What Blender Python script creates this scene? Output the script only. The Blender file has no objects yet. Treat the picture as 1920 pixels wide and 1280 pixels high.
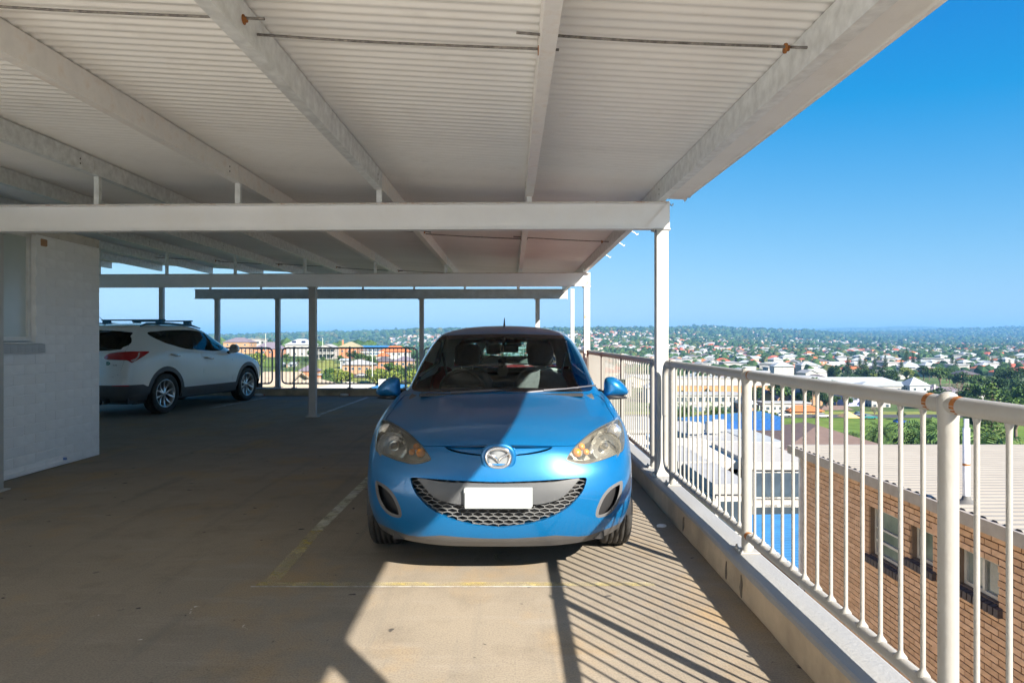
import bpy, math, random
import numpy as np
from mathutils import Vector, Matrix
R = math.radians
random.seed(7)
rng = np.random.default_rng(7)
scene = bpy.context.scene
COL = scene.collection

# ---------------------------------------------------------------- camera
F, CX, HY, CZ = 1250.0, 960.0, 638.0, 1.34      # focal length and horizon in photo pixels, eye height
cam_d = bpy.data.cameras.new('camera')
cam = bpy.data.objects.new('camera', cam_d)
COL.objects.link(cam)
cam.location = (0, 0, CZ)
cam.rotation_euler = (R(90), 0, 0)
cam_d.sensor_width = 36.0
cam_d.lens = 36.0 * F / 1920.0
cam_d.shift_y = -(640 - HY) / 1920.0
cam_d.clip_start = 0.05
cam_d.clip_end = 60000
scene.camera = cam

# ---------------------------------------------------------------- light
SUN = Vector((0.915, -1.29, 1.0)).normalized()   # towards the sun
SUN_EL = math.asin(SUN.z)
SUN_AZ = math.atan2(SUN.x, SUN.y)
world = bpy.data.worlds.new('World')
scene.world = world
world.use_nodes = True
wn = world.node_tree
wn.nodes.clear()
sky = wn.nodes.new('ShaderNodeTexSky')
sky.sky_type = 'NISHITA'
sky.sun_disc = False
sky.sun_elevation = SUN_EL
sky.sun_rotation = SUN_AZ
sky.altitude = 60
sky.air_density = 1.0
sky.dust_density = 0.35
sky.ozone_density = 2.2
def vmath(op, a, b_=None):
    n = wn.nodes.new('ShaderNodeVectorMath'); n.operation = op
    for i, v in enumerate((a, b_)):
        if v is None: continue
        if isinstance(v, tuple): n.inputs[i].default_value = v
        else: wn.links.new(v, n.inputs[i])
    return n.outputs[0]
# clear winter air: soft shoulder on the whole sky, then its colour balance
SK = 0.115
c0 = vmath('MULTIPLY', sky.outputs[0], (SK, SK, SK))
c1 = vmath('DIVIDE', c0, vmath('ADD', vmath('MULTIPLY', c0, (1.0, 1.0, 1.0)), (1, 1, 1)))
c2 = vmath('MULTIPLY', c1, (1.0, 1.0, 1.80))
c2 = vmath('DIVIDE', c2, vmath('ADD', vmath('MULTIPLY', c1, (0, 0, 1.5)), (1, 1, 1)))
c2 = vmath('MAXIMUM', vmath('ADD', c2, (-.145, -.058, 0)), (0.002, 0, 0))
SKY_GAIN = 0.40
bg = wn.nodes.new('ShaderNodeBackground')
bg.inputs['Strength'].default_value = 0.1
wo = wn.nodes.new('ShaderNodeOutputWorld')
wn.links.new(vmath('MULTIPLY', c2, (SKY_GAIN / .1,) * 3), bg.inputs['Color'])
wn.links.new(bg.outputs[0], wo.inputs['Surface'])
sun_d = bpy.data.lights.new('sun', 'SUN')
sun_d.energy = 3.1
sun_d.angle = R(0.53)
sun_d.color = (1.0, 0.91, 0.78)
sun = bpy.data.objects.new('sun', sun_d)
COL.objects.link(sun)
sun.rotation_euler = SUN.to_track_quat('Z', 'Y').to_euler()
scene.view_settings.view_transform = 'Standard'
scene.view_settings.look = 'None'
scene.view_settings.exposure = 2.33
scene.view_settings.gamma = 1.0
scene.view_settings.use_curve_mapping = False
scene.render.engine = 'CYCLES'
cy = scene.cycles
cy.use_denoising = True
try:
    cy.denoiser = 'OPENIMAGEDENOISE'
except Exception:
    pass
cy.max_bounces = 12
cy.diffuse_bounces = 8
cy.glossy_bounces = 4
cy.transmission_bounces = 6
cy.transparent_max_bounces = 24
cy.volume_bounces = 0
cy.caustics_reflective = False
cy.caustics_refractive = False
cy.sample_clamp_indirect = 6.0
cy.use_adaptive_sampling = True
cy.adaptive_threshold = 0.02

# ---------------------------------------------------------------- materials
def nd(nt, t, **kw):
    n = nt.nodes.new(t)
    for k, v in kw.items():
        setattr(n, k, v)
    return n

def newmat(name):
    m = bpy.data.materials.new(name)
    m.use_nodes = True
    nt = m.node_tree
    b = nt.nodes['Principled BSDF']
    return m, nt, b

def coords(nt, scale=1.0, kind='Object'):
    tc = nd(nt, 'ShaderNodeTexCoord')
    mp = nd(nt, 'ShaderNodeMapping')
    mp.inputs['Scale'].default_value = (scale,) * 3 if not isinstance(scale, tuple) else scale
    nt.links.new(tc.outputs[kind], mp.inputs['Vector'])
    return mp.outputs['Vector']

def noise(nt, vec, scale, detail=4.0, rough=0.55):
    n = nd(nt, 'ShaderNodeTexNoise')
    n.inputs['Scale'].default_value = scale
    n.inputs['Detail'].default_value = detail
    n.inputs['Roughness'].default_value = rough
    nt.links.new(vec, n.inputs['Vector'])
    return n.outputs['Fac']

def ramp(nt, fac, stops):
    r = nd(nt, 'ShaderNodeValToRGB')
    e = r.color_ramp.elements
    while len(e) < len(stops):
        e.new(0.5)
    for el, (p, c) in zip(e, stops):
        el.position = p
        el.color = (c, c, c, 1) if not isinstance(c, tuple) else (c[0], c[1], c[2], 1)
    nt.links.new(fac, r.inputs['Fac'])
    return r.outputs['Color']

def mix(nt, fac, a, b, mode='MIX'):
    m = nd(nt, 'ShaderNodeMix', data_type='RGBA', blend_type=mode)
    for sock, v in ((m.inputs[0], fac), (m.inputs[6], a), (m.inputs[7], b)):
        if isinstance(v, bpy.types.NodeSocket):
            nt.links.new(v, sock)
        elif isinstance(v, tuple):
            sock.default_value = (v[0], v[1], v[2], 1)
        else:
            sock.default_value = v
    return m.outputs[2]

def bump(nt, b, h, strength=0.3, dist=0.01):
    bn = nd(nt, 'ShaderNodeBump')
    bn.inputs['Strength'].default_value = strength
    bn.inputs['Distance'].default_value = dist
    nt.links.new(h, bn.inputs['Height'])
    nt.links.new(bn.outputs[0], b.inputs['Normal'])

MATS = {}
def M(name, col, rough=0.5, metal=0.0, var=0.12, scale=6.0, bmp=0.0, bscale=40.0, dirt=None, dirt_amt=0.5, dscale=2.0,
      coat=0.0, spec=0.5, island=0.0, kind='Object'):
    """Plain procedural material: colour with soft variation, optional dirt colour in patches, optional relief."""
    if name in MATS:
        return MATS[name]
    m, nt, b = newmat(name)
    v = coords(nt, 1.0, kind)
    c = mix(nt, ramp(nt, noise(nt, v, scale), [(0.3, 0.0), (0.7, 1.0)]),
            tuple(x * (1 - var) for x in col), tuple(min(1, x * (1 + var)) for x in col))
    if island:
        g = nd(nt, 'ShaderNodeNewGeometry')
        c = mix(nt, ramp(nt, g.outputs['Random Per Island'], [(0.0, 1 - island), (1.0, 1 + island)]), (0, 0, 0), c) if False else \
            mix(nt, 1.0, c, ramp(nt, g.outputs['Random Per Island'], [(0.0, 1 - island), (1.0, 1.0)]), 'MULTIPLY')
    if dirt is not None:
        f = ramp(nt, noise(nt, v, dscale, 6, 0.65), [(0.5, 0.0), (0.72, dirt_amt)])
        c = mix(nt, f, c, dirt)
    nt.links.new(c, b.inputs['Base Color'])
    b.inputs['Roughness'].default_value = rough
    b.inputs['Metallic'].default_value = metal
    b.inputs['Coat Weight'].default_value = coat
    b.inputs['Coat Roughness'].default_value = 0.03
    b.inputs['Specular IOR Level'].default_value = spec
    if bmp:
        bump(nt, b, noise(nt, v, bscale, 5), bmp, 0.01)
    MATS[name] = m
    return m

def glass(name, tint=(0.75, 0.85, 0.82), refl=1.0, milk=0.0, rough=0.0, mcol=(0.7, 0.7, 0.62)):
    """Thin glass sheet: see-through with Fresnel reflection (and optional milky haze of the plastic itself)."""
    if name in MATS:
        return MATS[name]
    m = bpy.data.materials.new(name)
    m.use_nodes = True
    nt = m.node_tree
    nt.nodes.clear()
    out = nd(nt, 'ShaderNodeOutputMaterial')
    tr = nd(nt, 'ShaderNodeBsdfTransparent')
    tr.inputs['Color'].default_value = (*tint, 1)
    gl = nd(nt, 'ShaderNodeBsdfGlossy')
    gl.inputs['Roughness'].default_value = rough
    gl.inputs['Color'].default_value = (refl, refl, refl, 1)
    fr = nd(nt, 'ShaderNodeFresnel')
    fr.inputs['IOR'].default_value = 1.5
    mx = nd(nt, 'ShaderNodeMixShader')
    nt.links.new(fr.outputs[0], mx.inputs[0])
    last = tr.outputs[0]
    if milk:
        df = nd(nt, 'ShaderNodeBsdfDiffuse')
        df.inputs['Color'].default_value = (*mcol, 1)
        m2 = nd(nt, 'ShaderNodeMixShader')
        v = coords(nt, 1.0)
        f = ramp(nt, noise(nt, v, 9.0), [(0.2, milk * 0.7), (0.8, milk * 1.2)])
        nt.links.new(f, m2.inputs[0])
        nt.links.new(last, m2.inputs[1])
        nt.links.new(df.outputs[0], m2.inputs[2])
        last = m2.outputs[0]
    nt.links.new(last, mx.inputs[1])
    nt.links.new(gl.outputs[0], mx.inputs[2])
    nt.links.new(mx.outputs[0], out.inputs['Surface'])
    MATS[name] = m
    return m

# ---------------------------------------------------------------- objects
def tag(o, label=None, cat=None, group=None, kind=None):
    if label: o['label'] = label
    if cat: o['category'] = cat
    if group: o['group'] = group
    if kind: o['kind'] = kind
    return o

def empty(name, loc=(0, 0, 0), rz=0.0, label=None, cat=None, group=None):
    o = bpy.data.objects.new(name, None)
    COL.objects.link(o)
    o.location = loc
    o.rotation_euler = (0, 0, rz)
    o.empty_display_size = 0.2
    return tag(o, label, cat, group)

def link(name, me, parent=None, loc=(0, 0, 0), rz=0.0):
    o = bpy.data.objects.new(name, me)
    COL.objects.link(o)
    o.parent = parent
    o.location = loc
    o.rotation_euler = (0, 0, rz)
    return o

KIDS = {}
def children_of(o):
    return [c for c in bpy.data.objects if c.parent == o]

def dup(root, loc, rz=0.0, scale=1.0, kids=None):
    """Copy of a thing and its parts (sharing mesh data)."""
    r = root.copy(); COL.objects.link(r)
    r.location = loc; r.rotation_euler = (0, 0, rz)
    r.scale = (scale,) * 3 if not isinstance(scale, tuple) else scale
    for ch in (kids if kids is not None else list(root.children)):
        c = ch.copy(); COL.objects.link(c); c.parent = r
        for g in list(ch.children):
            d = g.copy(); COL.objects.link(d); d.parent = c
    return r

class MB:
    """Collects faces for one mesh object."""
    def __init__(s):
        s.v, s.f, s.sm, s.mi = [], [], [], []
        s.slot = 0
    def add(s, verts, faces, smooth=False):
        n = len(s.v)
        s.v += [tuple(p) for p in verts]
        for f in faces:
            s.f.append(tuple(i + n for i in f)); s.sm.append(smooth); s.mi.append(s.slot)
        return s
    def box(s, c, d, rz=0.0, bev=0.0):
        x, y, z = d[0] / 2, d[1] / 2, d[2] / 2
        if bev <= 0:
            vs = [(a * x, b * y, e * z) for e in (-1, 1) for (a, b) in ((-1, -1), (1, -1), (1, 1), (-1, 1))]
            fs = [(0, 3, 2, 1), (4, 5, 6, 7), (0, 1, 5, 4), (1, 2, 6, 5), (2, 3, 7, 6), (3, 0, 4, 7)]
        else:
            q = bev
            vs = []
            for e, (zz, k) in enumerate(((-z, q), (-z + q, 0), (z - q, 0), (z, q))):
                for (a, b) in ((-1, -1), (1, -1), (1, 1), (-1, 1)):
                    vs.append((a * (x - k), b * (y - k), zz))
            fs = [(0, 3, 2, 1), (12, 13, 14, 15)]
            for l in range(3):
                for i in range(4):
                    j = (i + 1) % 4
                    fs.append((l * 4 + i, l * 4 + j, l * 4 + 4 + j, l * 4 + 4 + i))
        ca, sa = math.cos(rz), math.sin(rz)
        s.add([(c[0] + p[0] * ca - p[1] * sa, c[1] + p[0] * sa + p[1] * ca, c[2] + p[2]) for p in vs], fs)
        return s
    def bx(s, x0, x1, y0, y1, z0, z1, bev=0.0):
        return s.box(((x0 + x1) / 2, (y0 + y1) / 2, (z0 + z1) / 2), (abs(x1 - x0), abs(y1 - y0), abs(z1 - z0)), 0.0, bev)
    def tube(s, pts, r, n=10, caps=True, closed=False):
        pts = [Vector(p) for p in pts]
        m = len(pts)
        rs = r if isinstance(r, (list, tuple)) else [r] * m
        vs, fs = [], []
        up = None
        for i, p in enumerate(pts):
            if closed:
                t = (pts[(i + 1) % m] - pts[i - 1]).normalized()
            else:
                t = (pts[min(i + 1, m - 1)] - pts[max(i - 1, 0)]).normalized()
            if up is None:
                a = Vector((0, 0, 1)) if abs(t.z) < 0.9 else Vector((0, 1, 0))
                up = (a - t * a.dot(t)).normalized()
            else:
                up = (up - t * up.dot(t)).normalized()
            sd = t.cross(up)
            for k in range(n):
                an = 2 * math.pi * k / n
                vs.append(p + (up * math.cos(an) + sd * math.sin(an)) * rs[i])
        for i in range(m if closed else m - 1):
            j = (i + 1) % m
            for k in range(n):
                l = (k + 1) % n
                fs.append((i * n + k, j * n + k, j * n + l, i * n + l))
        s.add(vs, [f[::-1] for f in fs], True)
        if caps and not closed:
            s.add(vs[:n], [tuple(range(n))])
            s.add(vs[-n:], [tuple(range(n))[::-1]])
        return s
    def lathe(s, prof, n=24, o=(0, 0, 0), axis='Z', smooth=True, closed=False):
        """prof: (radius, height) pairs revolved about the axis through o."""
        vs, fs = [], []
        for (r, h) in prof:
            for k in range(n):
                a = 2 * math.pi * k / n
                c, d = r * math.cos(a), r * math.sin(a)
                p = {'Z': (c, d, h), 'X': (h, c, d), 'Y': (d, h, c)}[axis]
                vs.append((o[0] + p[0], o[1] + p[1], o[2] + p[2]))
        m = len(prof)
        for i in range(m if closed else m - 1):
            j = (i + 1) % m
            for k in range(n):
                l = (k + 1) % n
                fs.append((i * n + k, i * n + l, j * n + l, j * n + k))
        return s.add(vs, fs, smooth)
    def prism(s, poly, h0, h1, axis='Z', smooth=False):
        """poly: 2-D outline extruded along axis from h0 to h1 (axis X: (y,z); Y: (x,z); Z: (x,y))."""
        n = len(poly)
        def P(u, v, h):
            return {'Z': (u, v, h), 'X': (h, u, v), 'Y': (u, h, v)}[axis]
        vs = [P(u, v, h0) for u, v in poly] + [P(u, v, h1) for u, v in poly]
        fs = [tuple(range(n))[::-1], tuple(range(n, 2 * n))]
        s.add(vs, fs)
        s.add(vs, [(i, (i + 1) % n, n + (i + 1) % n, n + i) for i in range(n)], smooth)
        return s
    def sheet(s, pts_rows, smooth=True):
        """grid of points -> quads"""
        m, n = len(pts_rows), len(pts_rows[0])
        return s.add([p for r in pts_rows for p in r],
                     [(i * n + k, i * n + k + 1, (i + 1) * n + k + 1, (i + 1) * n + k) for i in range(m - 1) for k in range(n - 1)], smooth)
    def pillow(s, outline, depth, place, rings=6, back=True, p=2.0):
        """outline (u,v) inflated to a dome of the given depth; place(u,v,h) -> point."""
        cu = sum(a for a, b in outline) / len(outline); cv = sum(b for a, b in outline) / len(outline)
        n = len(outline); vs = []; fs = []
        for i in range(rings):
            t = i / rings
            k = math.cos(t * math.pi / 2)
            h = depth * math.sin(t * math.pi / 2) ** (2.0 / p)
            for (u, v) in outline:
                vs.append(place(cu + (u - cu) * k, cv + (v - cv) * k, h))
        vs.append(place(cu, cv, depth))
        for i in range(rings - 1):
            for k in range(n):
                l = (k + 1) % n
                fs.append((i * n + k, i * n + l, (i + 1) * n + l, (i + 1) * n + k))
        for k in range(n):
            fs.append(((rings - 1) * n + k, (rings - 1) * n + (k + 1) % n, rings * n))
        s.add(vs, fs, True)
        if back:
            s.add(vs[:n], [tuple(range(n))[::-1]])
        return s
    def mesh(s, name, mats):
        me = bpy.data.meshes.new(name)
        me.from_pydata(s.v, [], s.f)
        for m in (mats if isinstance(mats, (list, tuple)) else [mats]):
            me.materials.append(m)
        me.polygons.foreach_set('use_smooth', s.sm)
        me.polygons.foreach_set('material_index', s.mi)
        me.update()
        return me
    def build(s, name, mats, parent=None, loc=(0, 0, 0), rz=0.0, fix=True):
        me = s.mesh(name, mats)
        return link(name, me, parent, loc, rz)

def np_mesh(name, V, Fa, mats, mi=None, smooth=False):
    """mesh from numpy arrays; Fa is (m,k) with k = 3 or 4"""
    me = bpy.data.meshes.new(name)
    V = np.asarray(V, np.float32); Fa = np.asarray(Fa, np.int32)
    k = Fa.shape[1]
    me.vertices.add(len(V)); me.vertices.foreach_set('co', V.ravel())
    me.loops.add(Fa.size); me.loops.foreach_set('vertex_index', Fa.ravel())
    me.polygons.add(len(Fa))
    me.polygons.foreach_set('loop_start', np.arange(0, Fa.size, k, dtype=np.int32))
    me.polygons.foreach_set('loop_total', np.full(len(Fa), k, np.int32))
    for m in (mats if isinstance(mats, (list, tuple)) else [mats]):
        me.materials.append(m)
    if mi is not None:
        me.polygons.foreach_set('material_index', np.asarray(mi, np.int32))
    me.polygons.foreach_set('use_smooth', np.full(len(Fa), smooth, bool))
    me.update(calc_edges=True)
    return me

def at(px, py, Y):
    """point at depth Y that the photo shows at (px, py)"""
    return Vector(((px - CX) / F * Y, Y, CZ - (py - HY) / F * Y))
def lerp(a, b, t): return a + (b - a) * t
def arc(cx, cy, r, a0, a1, n):
    return [(cx + r * math.cos(R(a0 + (a1 - a0) * i / n)), cy + r * math.sin(R(a0 + (a1 - a0) * i / n))) for i in range(n + 1)]
# ================================================================ the roof-top car park
def concrete_floor():
    m, nt, b = newmat('stained_concrete')
    v = coords(nt)
    c = mix(nt, ramp(nt, noise(nt, v, 0.55, 5), [(0.32, 0.0), (0.68, 1.0)]), (0.232, 0.204, 0.168), (0.31, 0.266, 0.208))
    c = mix(nt, ramp(nt, noise(nt, coords(nt, (1.0, 0.75, 1)), 1.3, 6, 0.6), [(0.52, 0.0), (0.74, 0.75)]), c, (0.38, 0.25, 0.108))
    c = mix(nt, ramp(nt, noise(nt, v, 2.7, 8, 0.7), [(0.5, 0.0), (0.72, 0.62)]), c, (0.19, 0.16, 0.125))
    c = mix(nt, ramp(nt, noise(nt, coords(nt, (0.45, 2.4, 1)), 3.2, 6, 0.7), [(0.54, 0.0), (0.76, 0.42)]), c, (0.36, 0.33, 0.29))
    sp = noise(nt, v, 120.0, 2, 0.6)
    c = mix(nt, ramp(nt, sp, [(0.38, 0.9), (0.62, 1.05)]), (0, 0, 0), c)
    c = mix(nt, 1.0, c, ramp(nt, sp, [(0.3, 0.85), (0.62, 1.0)]), 'MULTIPLY')
    # small dark pits and tar spots, pale drips
    vo = nd(nt, 'ShaderNodeTexVoronoi', feature='F1')
    vo.inputs['Scale'].default_value = 5.5
    nt.links.new(mix(nt, 0.12, v, nd_noise_col(nt, v, 9.0)), vo.inputs['Vector'])
    pits = ramp(nt, vo.outputs['Distance'], [(0.05, 1.0), (0.085, 0.0)])
    sel = ramp(nt, noise(nt, v, 1.9, 2), [(0.42, 0.0), (0.47, 1.0)])
    c = mix(nt, mix(nt, 1.0, pits, sel, 'MULTIPLY'), c, (0.055, 0.05, 0.048))
    vo3 = nd(nt, 'ShaderNodeTexVoronoi', feature='F1')
    vo3.inputs['Scale'].default_value = 15.0
    nt.links.new(mix(nt, 0.06, v, nd_noise_col(nt, v, 30.0)), vo3.inputs['Vector'])
    sel3 = ramp(nt, noise(nt, v, 2.3, 3), [(0.52, 0.0), (0.6, 0.85)])
    c = mix(nt, mix(nt, 1.0, ramp(nt, vo3.outputs['Distance'], [(0.06, 1.0), (0.12, 0.0)]), sel3, 'MULTIPLY'), c, (0.075, 0.068, 0.06))
    # long tyre scuffs in the driving direction
    c = mix(nt, ramp(nt, noise(nt, coords(nt, (3.0, 0.12, 1)), 2.2, 4, .6), [(0.56, 0.0), (0.75, 0.5)]), c, (0.16, 0.15, 0.135))
    vo2 = nd(nt, 'ShaderNodeTexVoronoi', feature='F1')
    vo2.inputs['Scale'].default_value = 4.1
    nt.links.new(mix(nt, 0.2, coords(nt, (1.4, 0.8, 1)), nd_noise_col(nt, v, 14.0)), vo2.inputs['Vector'])
    dr = ramp(nt, vo2.outputs['Distance'], [(0.03, 0.8), (0.06, 0.0)])
    sel2 = ramp(nt, noise(nt, v, 0.8, 2), [(0.56, 0.0), (0.6, 1.0)])
    c = mix(nt, mix(nt, 1.0, dr, sel2, 'MULTIPLY'), c, (0.6, 0.58, 0.55))
    nt.links.new(c, b.inputs['Base Color'])
    b.inputs['Roughness'].default_value = 0.88
    b.inputs['Specular IOR Level'].default_value = 0.25
    bump(nt, b, noise(nt, v, 60.0, 6, 0.75), 0.16, 0.004)
    return m
def nd_noise_col(nt, vec, scale):
    n = nd(nt, 'ShaderNodeTexNoise')
    n.inputs['Scale'].default_value = scale
    nt.links.new(vec, n.inputs['Vector'])
    return n.outputs['Color']

FLOOR = concrete_floor()
f = MB().bx(-12.0, 1.36, 0.6, 16.35, -0.32, 0.0).bx(-30.0, -12.0, 7.7, 16.35, -0.32, 0.0)
tag(f.build('floor', FLOOR), kind='structure')
f = MB().bx(-12.0, 1.36, -34.0, 0.6, -0.32, 0.0)  # unseen deck behind the camera, added pale to bounce light under the roof
tag(f.build('bounce_deck', M('pale_bounce_deck', (0.66, 0.645, 0.61), 0.9, var=.12, scale=1.2, dirt=(.50, .485, .46), dirt_amt=.4, dscale=.6)), kind='structure')
f = MB().bx(-11.8, 1.30, -33.8, 16.2, -24.6, -0.325)
tag(f.build('building_below', M('render_cream', (0.62, 0.56, 0.47), 0.85, bmp=0.1)), kind='structure')

def worn_paint(name, cols, cover):
    m = bpy.data.materials.new(name); m.use_nodes = True
    nt = m.node_tree; b = nt.nodes['Principled BSDF']; out = nt.nodes['Material Output']
    v = coords(nt)
    c = mix(nt, ramp(nt, noise(nt, v, 3.0, 5), [(0.45, 0.0), (0.6, 1.0)]), cols[0], cols[1])
    nt.links.new(c, b.inputs['Base Color']); b.inputs['Roughness'].default_value = 0.8
    tr = nd(nt, 'ShaderNodeBsdfTransparent'); mx = nd(nt, 'ShaderNodeMixShader')
    n1 = ramp(nt, noise(nt, v, 7.0, 8, 0.75), [(cover - 0.12, 0.1), (cover + 0.12, 0.75)])
    nt.links.new(n1, mx.inputs[0]); nt.links.new(tr.outputs[0], mx.inputs[1]); nt.links.new(b.outputs[0], mx.inputs[2])
    nt.links.new(mx.outputs[0], out.inputs['Surface'])
    return m
P_YEL = worn_paint('worn_yellow_paint', ((0.52, 0.43, 0.15), (0.58, 0.53, 0.34)), 0.53)
P_PALE = worn_paint('worn_pale_paint', ((0.55, 0.55, 0.42), (0.62, 0.62, 0.58)), 0.44)
P_WHT = worn_paint('worn_white_paint', ((0.62, 0.62, 0.60), (0.7, 0.7, 0.68)), 0.42)
P_FADE = worn_paint('faded_yellow_paint', ((0.55, 0.44, 0.12), (0.55, 0.44, 0.2)), 0.62)
def flat(name, poly, m, z=0.004):
    o = MB().add([(x, y, z) for x, y in poly], [tuple(range(len(poly)))]).build(name, m)
    return tag(o, kind='structure')
def line(name, x0, y0, x1, y1, w, m, z=0.004):
    d = Vector((x1 - x0, y1 - y0)).normalized(); n = Vector((-d.y, d.x)) * w / 2
    return flat(name, [(x0 - n.x, y0 - n.y), (x1 - n.x, y1 - n.y), (x1 + n.x, y1 + n.y), (x0 + n.x, y0 + n.y)], m, z)
line('parking_line', -1.40, 3.662, 0.78, 3.662, 0.055, P_YEL)
line('parking_line', -1.42, 3.622, 0.30, 3.622, 0.012, P_WHT, 0.0045)
line('parking_line', -1.335, 3.70, -1.375, 4.7, 0.085, P_YEL)
line('parking_line', -1.375, 4.7, -1.39, 8.2, 0.085, P_PALE)
line('parking_line', -3.47, 11.95, -3.40, 15.7, 0.085, P_WHT)
line('parking_line', -5.95, 13.2, -5.75, 15.7, 0.085, P_WHT)
flat('bay_number', [(-0.23, 4.02), (-0.20, 4.02), (-0.20, 4.24), (-0.23, 4.24)], P_FADE)
a = arc(0.0, 0, 1, 100, 395, 16)
rowo = [(-0.02 + p[0] * 0.095, 4.13 + p[1] * 0.11, 0.004) for p in a]; rowi = [(-0.02 + p[0] * 0.068, 4.13 + p[1] * 0.082, 0.004) for p in a]
tag(MB().sheet([rowi, rowo], False).build('bay_number', P_FADE), kind='structure')

# ---- kerbs: rendered concrete upstands with a painted cap that runs over the edge
KERB = M('tan_render', (0.47, 0.375, 0.265), 0.9, var=0.22, scale=3.0, bmp=0.35, bscale=30, dirt=(0.20, 0.17, 0.13), dirt_amt=0.6, dscale=1.7)
CAPM = M('grey_deck_paint', (0.285, 0.29, 0.295), 0.6, var=0.06, scale=2.0, bmp=0.35, bscale=70, dirt=(0.24, 0.235, 0.23), dirt_amt=0.5, dscale=1.2)
def wob(s, k, a):
    return a * (math.sin(s * 2.1 + k) * 0.5 + math.sin(s * 5.7 + 2.3 * k) * 0.3 + math.sin(s * 13.1 + 4.1 * k) * 0.22 + math.sin(s * 31 + k * 7) * 0.12)
def kerb(P, s0, s1, label, dark=False):
    """P(s, d, z): s along, d from the inner face outwards"""
    e = empty('kerb', P(s0, 0, 0), 0, label, 'kerb')
    o0 = Vector(P(s0, 0, 0))
    n = int((s1 - s0) / 0.05)
    body = MB(); cap = MB()
    rb, rc = [], []
    for i in range(n + 1):
        s = s0 + (s1 - s0) * i / n
        q = lambda d, z: tuple(Vector(P(s, d, z)) - o0)
        chip = max(0.0, wob(s, 9.0, 1.0) - 0.62) * 0.05
        rb.append([q(wob(s, 1, .004), 0.0), q(-0.004 + wob(s, 2, .005), 0.012), q(wob(s, 3, .005) + chip * .5, 0.08), q(wob(s, 4, .004) + chip, 0.15), q(0.012, 0.168), q(0.162, 0.168), q(0.172, 0.15), q(0.174, -0.3)])
        dz = 0.150 + wob(s, 5, .006)
        rc.append([q(-0.0035 + wob(s, 4, .004), dz), q(-0.002 + wob(s, 6, .002), 0.170), q(0.008, 0.177 + wob(s, 7, .0015)), q(0.165, 0.177), q(0.1765, 0.172), q(0.1765, 0.14)])
    body.sheet(rb, False); cap.sheet(rc, False)
    body.build('upstand', KERB, e); cap.build('painted_cap', CAPM, e)
    return e
KX = 1.186
kerb(lambda s, d, z: (KX + d, s, z), -20, 16.12, 'low tan kerb with grey painted top under the white railing on the right')
KERB2 = None
kerb(lambda s, d, z: (1.18 - s, 16.15 + d, z), 0.0, 30, 'low dark kerb along the far end of the car park below the blue-grey railing')

# cracks: flakes of blown render on the kerb face
for (y, z, h) in ((4.62, 0.07, .10), (3.66, 0.075, .11), (3.42, 0.085, .12)):
    pass

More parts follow.
